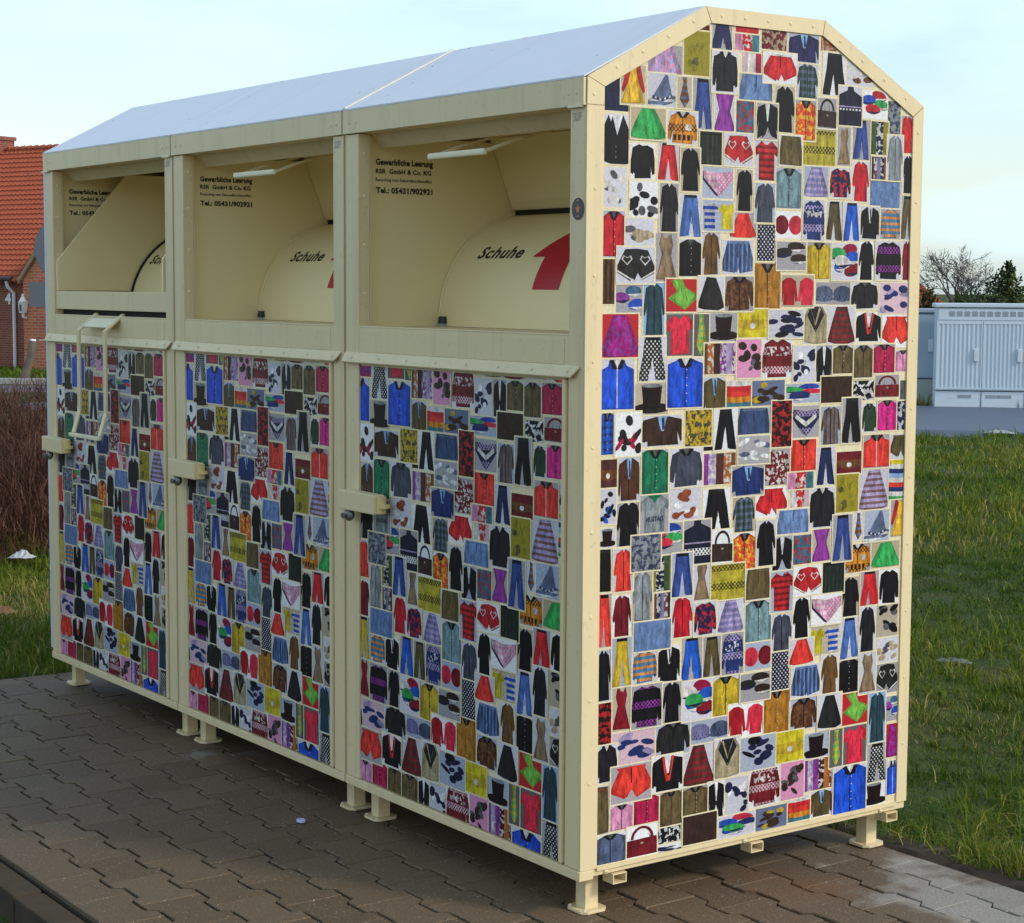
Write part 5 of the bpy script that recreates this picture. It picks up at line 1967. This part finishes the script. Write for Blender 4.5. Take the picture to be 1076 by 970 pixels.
def pantiles(b, u0, u1, y0, z0, y1, z1, courses, pitch, amp=.045):
    """a slope of real pantiles: S-shaped across, stepped at every course"""
    nu = int((u1 - u0) / pitch * 6)
    sl = math.hypot(y1 - y0, z1 - z0)
    ty, tz = (y1 - y0) / sl, (z1 - z0) / sl
    ny, nz = -tz, ty
    if nz < 0:
        ny, nz = -ny, -nz
    prof = []
    for i in range(nu + 1):
        u = u0 + (u1 - u0) * i / nu
        t = ((u - u0) / pitch) % 1.
        prof.append((u, amp * (math.sin(2 * math.pi * t) * .7 + .3 * math.sin(4 * math.pi * t + .6))))
    vs, fs = [], []
    for c in range(courses):
        s0, s1 = sl * c / courses - .03, sl * (c + 1) / courses + .02
        for (s, lift) in ((s0, -.02), (s0, .052), (s1, .004)):
            for (u, h) in prof:
                vs.append((u, y0 + ty * s + ny * (h + lift), z0 + tz * s + nz * (h + lift)))
    w = nu + 1
    for c in range(courses):
        for k in range(2):
            o = (c * 3 + k) * w
            for i in range(nu):
                fs.append((o + i, o + i + 1, o + w + i + 1, o + w + i))
    b.add(vs, fs)


ZE, ZR = HE + .12, HE + HR_ - .28
def main_roof(b):
    pantiles(b, U0 - .3, U1 + .3, -.32, HE - .20, HR_, ZR, 27, .235)
    b.add([(U0 - .3, HR_, ZR), (U1 + .3, HR_, ZR), (U1 + .3, 2 * HR_ + .3, HE - .2), (U0 - .3, 2 * HR_ + .3, HE - .2)], [(0, 1, 2, 3)])


rf = hpart('roof', main_roof, M['tile'])


def ridge(b):
    u = U0 - .3
    while u < U1 + .3:
        b.tube([(u, HR_, ZR - .02), (u + .38, HR_, ZR + .015)], [.11, .14], 8)
        u += .36


hpart('ridge_tiles', ridge, M['tile'], rf)
hpart('roof_vent', lambda b: (b.box(-2.9, 3.9, 6.75, -2.6, 4.12, 7.02),), simple('vent_dark', (.16, .10, .09), .6), rf)


def chim(b):
    b.box(-6.4, HR_ - .45, ZR - .7, -5.3, HR_ + .45, ZR + .38)
    b.box(-6.46, HR_ - .50, ZR + .381, -5.24, HR_ + .50, ZR + .52)


ch = hpart('chimney', chim, M['brick_dark'], rf)
hpart('flashing', lambda b: b.box(-6.48, HR_ - .62, ZR - .45, -5.22, HR_ - .452, ZR - .02), simple('lead_flashing', (.42, .30, .26), .6), ch)
hpart('gutter', lambda b: b.tube([(U0 - .3, -.36, HE - .12), (1.1, -.36, HE - .12)], .085, 8), M['gutter'])
hpart('downpipe', lambda b: b.tube([(.80, -.34, HE - .2), (.82, -.30, HE - .4), (.87, -.08, HE - .6), (.87, -.08, 0.0)], .062, 8), M['white'], smooth=True)
vs_, fs_ = text_mesh('4', .50, .02)
hpart('house_number', lambda b: b.add([(.36 + p[0] * 1.15, -.02, 2.28 + p[1]) for p in vs_], fs_), M['white'])

# cross gable at the right of the downpipe
GU0, GW, GP = 1.75, 3.7, 1.02
GA = HE + GP * GW / 2
hpart('gable_wall', lambda b: b.prism([(GU0, -.45, -.4), (GU0 + GW, -.45, -.4), (GU0 + GW, -.45, HE - .15), (GU0 + GW / 2, -.45, GA - .15), (GU0, -.45, HE - .15)], (0, .42, 0)), M['brick'])
def verge_bar(b):
    for (a, c) in (((GU0 - .15, HE - .30), (GU0 + GW / 2, GA)), ((GU0 + GW + .15, HE - .30), (GU0 + GW / 2, GA))):
        b.prism([(a[0], -.56, a[1]), (c[0], -.56, c[1]), (c[0], -.56, c[1] + .2), (a[0], -.56, a[1] + .2)], (0, .62, 0))


hpart('verge', verge_bar, M['verge'], recalc=True)
def gable_roof(b):
    for s in (-1, 1):
        e = (GU0 - .2, HE - .12) if s < 0 else (GU0 + GW + .2, HE - .12)
        c = (GU0 + GW / 2, GA + .21)
        b.add([(e[0], -.50, e[1] + .1), (c[0], -.50, c[1]), (c[0], 3.1, c[1]), (e[0], .3, e[1] + .1)], [(0, 1, 2, 3)])


hpart('gable_roof', gable_roof, M['tile'])

# wall lantern beside the downpipe
ltr = hpart('lantern', lambda b: (b.box(1.79, -.72, 2.30, 2.01, -.47, 2.36), b.prism([(1.82, -.70, 1.98), (1.98, -.70, 1.98), (2.03, -.70, 2.30), (1.77, -.70, 2.30)], (0, .2, 0))), simple('lantern_white', (.62, .62, .6), .5), recalc=True)
hpart('lantern_roof', lambda b: b.tube([(1.90, -.60, 2.361), (1.90, -.60, 2.52), (1.90, -.60, 2.62)], [.15, .05, .03], 8), M['white'], ltr)
hpart('lantern_arm', lambda b: b.tube([(1.90, -.60, 1.979), (1.90, -.60, 1.84), (1.90, -.46, 1.80)], [.06, .035, .04], 8), M['white'], ltr)
hpart('lantern_glass', lambda b: b.box(1.85, -.712, 2.04, 1.95, -.7005, 2.26), simple('lantern_pane', (.10, .12, .14), .15), ltr)

# strip of lawn, kerb and road before the house
LR = place(20, 414, 53.)
strip_road('road', place(20, 420, 49.5)[:2] , HR, HF, 5.4, -30, 30, simple('wet_road_asphalt', (.10, .11, .14), .42, var=.12, scale=2), -0.005)
kq = place(20, 408, 55.6)
b = MB()
for k in range(-24, 25):
    p = kq[:2] + HR * k * 1.0
    a_ = [(p[0], p[1]), (p[0] + HR[0] * .985, p[1] + HR[1] * .985)]
    b.prism([(a_[0][0], a_[0][1], -1.5), (a_[1][0], a_[1][1], -1.5), (a_[1][0] + HF[0] * .9, a_[1][1] + HF[1] * .9, -1.5), (a_[0][0] + HF[0] * .9, a_[0][1] + HF[1] * .9, -1.5)], (0, 0, .28))
tag(link('footway', make_mesh('footway', b, simple('footway_concrete', (.30, .29, .28), .8))), kind='structure')
vn = 9000
vq = RNG.uniform(-30, -8, vn)
vd = RNG.uniform(56.7, 64.6, vn)
vx, vy = CAM[0] + HF[0] * vd + HR[0] * vq, CAM[1] + HF[1] * vd + HR[1] * vq
me = blades('verge_grass', vx, vy, ground_z(vx, vy) - .02, RNG.uniform(.12, .3, vn), RNG.uniform(.05, .1, vn), np.abs(RNG.normal(.4, .3, vn)), RNG.beta(2, 2, vn) * .6, M['grass'])
tag(link('verge_grass', me), kind='stuff')

# leaning wooden post by the far kerb
wp = place(30, 408, 56.4)
b = MB()
b.tube([(-.16, 0, -.1), (-.05, 0, .42), (.10, 0, .8), (.16, 0, 1.28)], [.17, .13, .12, .13], 8)
pt = tag(link('wooden_post', make_mesh('wooden_post', b, simple('weathered_wood', (.13, .105, .08), .9, var=.35, scale=5), smooth=True), None, (wp[0], wp[1], -1.38)), 'leaning weathered wooden post on the kerb before the brick house', 'post')
pt.rotation_euler = (0, 0, YAW)
b = MB()
b.tube([(.16, 0, 1.281), (.165, 0, 1.33)], [.10, .08], 8)
link('cap', make_mesh('cap', b, M['white']), pt)

# ------------------------------------------------------------------ trees and the red roof far right
M['bark'] = simple('grey_bark', (.085, .072, .075), .9, var=.3, scale=8)
M['leaf_dark'] = blade_mat('evergreen_leaf', [(0., (.012, .028, .010)), (.5, (.030, .060, .018)), (.8, (.075, .095, .025)), (1., (.14, .13, .04))], .6, .2)


def bare_tree(loc, H, seed, label):
    r = random.Random(seed)
    root = empty('bare_tree', loc)
    tag(root, label, 'tree')
    t = MB()
    t.tube([(0, 0, -.3), (.05, 0, H * .25), (.0, .05, H * .5)], [.16, .12, .09], 8)
    link('trunk', make_mesh('trunk', t, M['bark'], smooth=True), root)
    c = MB()

    def grow(p, d, L, rad, lev):
        q = p + d * L
        midp = p + d * L * .5 + Vector((r.uniform(-.1, .1), r.uniform(-.1, .1), r.uniform(-.05, .05))) * L
        c.tube([p, midp, q], [rad, rad * .85, rad * .65], 4 if lev > 1 else 6, cap=False)
        if lev >= 6:
            return
        for k in range(3):
            a = r.uniform(.35, .95)
            ax = d.orthogonal().normalized()
            ax.rotate(Matrix.Rotation(r.uniform(0, 2 * math.pi), 3, d))
            nd = (d * math.cos(a) + ax * math.sin(a) + Vector((0, 0, .10))).normalized()
            grow(p + d * L * r.uniform(.5, 1.), nd, L * r.uniform(.6, .82), max(.0055, rad * .50), lev + 1)
    for k in range(5):
        a = 2 * math.pi * k / 5 + r.uniform(-.3, .3)
        grow(Vector((.0, .05, H * (.36 + .035 * k))), Vector((math.cos(a) * .6, math.sin(a) * .6, 1)).normalized(), H * .22, .05, 1)
    link('crown', make_mesh('crown', c, M['bark']), root)
    return root


def leaf_cloud(name, pts, size, mat, parent, tone):
    n = len(pts)
    P = np.asarray(pts)
    a = RNG.normal(0, 1, (n, 3))
    a /= np.linalg.norm(a, axis=1)[:, None]
    b_ = np.cross(a, RNG.normal(0, 1, (n, 3)))
    b_ /= np.linalg.norm(b_, axis=1)[:, None]
    s = size * RNG.uniform(.5, 1.3, n)[:, None]
    V = np.stack([P - a * s, P - b_ * s * .5, P + a * s, P + b_ * s * .5], 1).reshape(-1, 3)
    me_ = bpy.data.meshes.new(name)
    me_.from_pydata(V.tolist(), [], [(4 * i, 4 * i + 1, 4 * i + 2, 4 * i + 3) for i in range(n)])
    me_.materials.append(mat)
    at = me_.attributes.new('tone', 'FLOAT', 'POINT')
    at.data.foreach_set('value', np.repeat(np.clip(tone, 0, 1), 4).astype(np.float32))
    return link(name, me_, parent)


def conifer(loc, H, rad, seed, label, cat='conifer'):
    r = random.Random(seed)
    root = empty('conifer_tree', loc)
    tag(root, label, cat)
    t = MB()
    t.tube([(0, 0, -.3), (0, 0, H * .5), (0, 0, H * .97)], [.14, .09, .02], 8)
    link('trunk', make_mesh('trunk', t, M['bark'], smooth=True), root)
    pts, tn = [], []
    z = H * .06
    while z < H:
        k = 1 - z / H
        nb = 8 if k > .25 else 5
        for i in range(nb):
            a = r.uniform(0, 2 * math.pi)
            L = rad * (k ** .8) * r.uniform(.65, 1.2) + .06
            tb = r.uniform(.2, .75)
            for s in range(int(14 + 44 * L)):
                q = r.uniform(.05, 1)
                w = .18 * L * (1 - q * .6)
                pts.append((math.cos(a) * L * q + r.gauss(0, w), math.sin(a) * L * q + r.gauss(0, w), z + .22 * L * q + r.gauss(0, .07)))
                tn.append(tb + r.gauss(0, .15) + .15 * q)
        z += .17 + .05 * k
    leaf_cloud('crown', pts, .07, M['leaf_dark'], root, np.array(tn))
    return root


def bush(loc, rx, rz_, n, seed, label, name='evergreen_bush', cat='bush'):
    r = random.Random(seed)
    root = empty(name, loc)
    tag(root, label, cat)
    t = MB()
    for k in range(4):
        a = r.uniform(0, 6.28)
        t.tube([(0, 0, -.2), (.3 * rx * math.cos(a), .3 * rx * math.sin(a), rz_ * .9)], [.07, .03], 6)
    link('trunk', make_mesh('trunk', t, M['bark']), root)
    cl = [(r.uniform(-.75, .75) * rx, r.uniform(-.75, .75) * rx, r.uniform(.45, 1.55) * rz_, r.uniform(.22, .5), r.uniform(.1, .75)) for _ in range(26)]
    pts, tn = [], []
    for i in range(n):
        c = cl[i % 26]
        q = np.array([r.gauss(0, 1), r.gauss(0, 1), r.gauss(0, 1)]) * .45
        pts.append((c[0] + q[0] * c[3] * rx * .9, c[1] + q[1] * c[3] * rx * .9, max(.02, c[2] + q[2] * c[3] * rz_ * 1.2)))
        tn.append(c[4] + r.gauss(0, .15))
    leaf_cloud('crown', pts, .06, M['leaf_dark'], root, np.array(tn))
    return root


def gpt(px, py, d):
    p = place(px, py, d)
    return (p[0], p[1], -1.36)


bare_tree(gpt(1010, 310, 60), 4.4, 5, 'leafless spreading tree rising behind the cable cabinets')
conifer(gpt(1059, 310, 60), 3.80, 2.1, 3, 'pointed dark green conifer behind the right end of the long cabinet')
bush(gpt(1003, 318, 57), 1.05, 1.62, 8000, 8, 'dark green bush below the leafless tree, behind the cabinets')
bush(gpt(1030, 318, 58), 1.0, 1.42, 7000, 15, 'lower olive green bush between the leafless tree and the conifer')
bush(gpt(1082, 318, 58), 1.3, 1.5, 8000, 23, 'dark bush to the right of the conifer, at the right edge')

rh = gpt(962, 318, 72)
rhouse = empty('red_roofed_house', rh, YAW + R(24))
tag(rhouse, 'low house with a red tiled roof half hidden behind the right cabinets', 'house')


def rpart(name, fn, mat, parent=None, **kw):
    b_ = MB()
    fn(b_)
    return link(name, make_mesh(name, b_, mat, **kw), parent or rhouse)


rpart('wall', lambda b: b.box(-4, .4, -.4, 1.1, 5.6, 2.3), simple('dark_timber_wall', (.06, .055, .055), .8))
rpart('gable', lambda b: b.prism([(1.101, .4, -.4), (1.101, 5.6, -.4), (1.101, 5.6, 2.3), (1.101, 3, 3.4), (1.101, .4, 2.3)], (.12, 0, 0)), simple('slate_gable', (.07, .075, .085), .8))


def rroof(b):
    pantiles(b, -4.2, 1.5, 0, 2.3, 3, 3.78, 10, .25)
    b.add([(-4.2, 3, 3.8), (1.5, 3, 3.8), (1.5, 6, 2.3), (-4.2, 6, 2.3)], [(0, 1, 2, 3)])


rpart('roof', rroof, M['tile'])
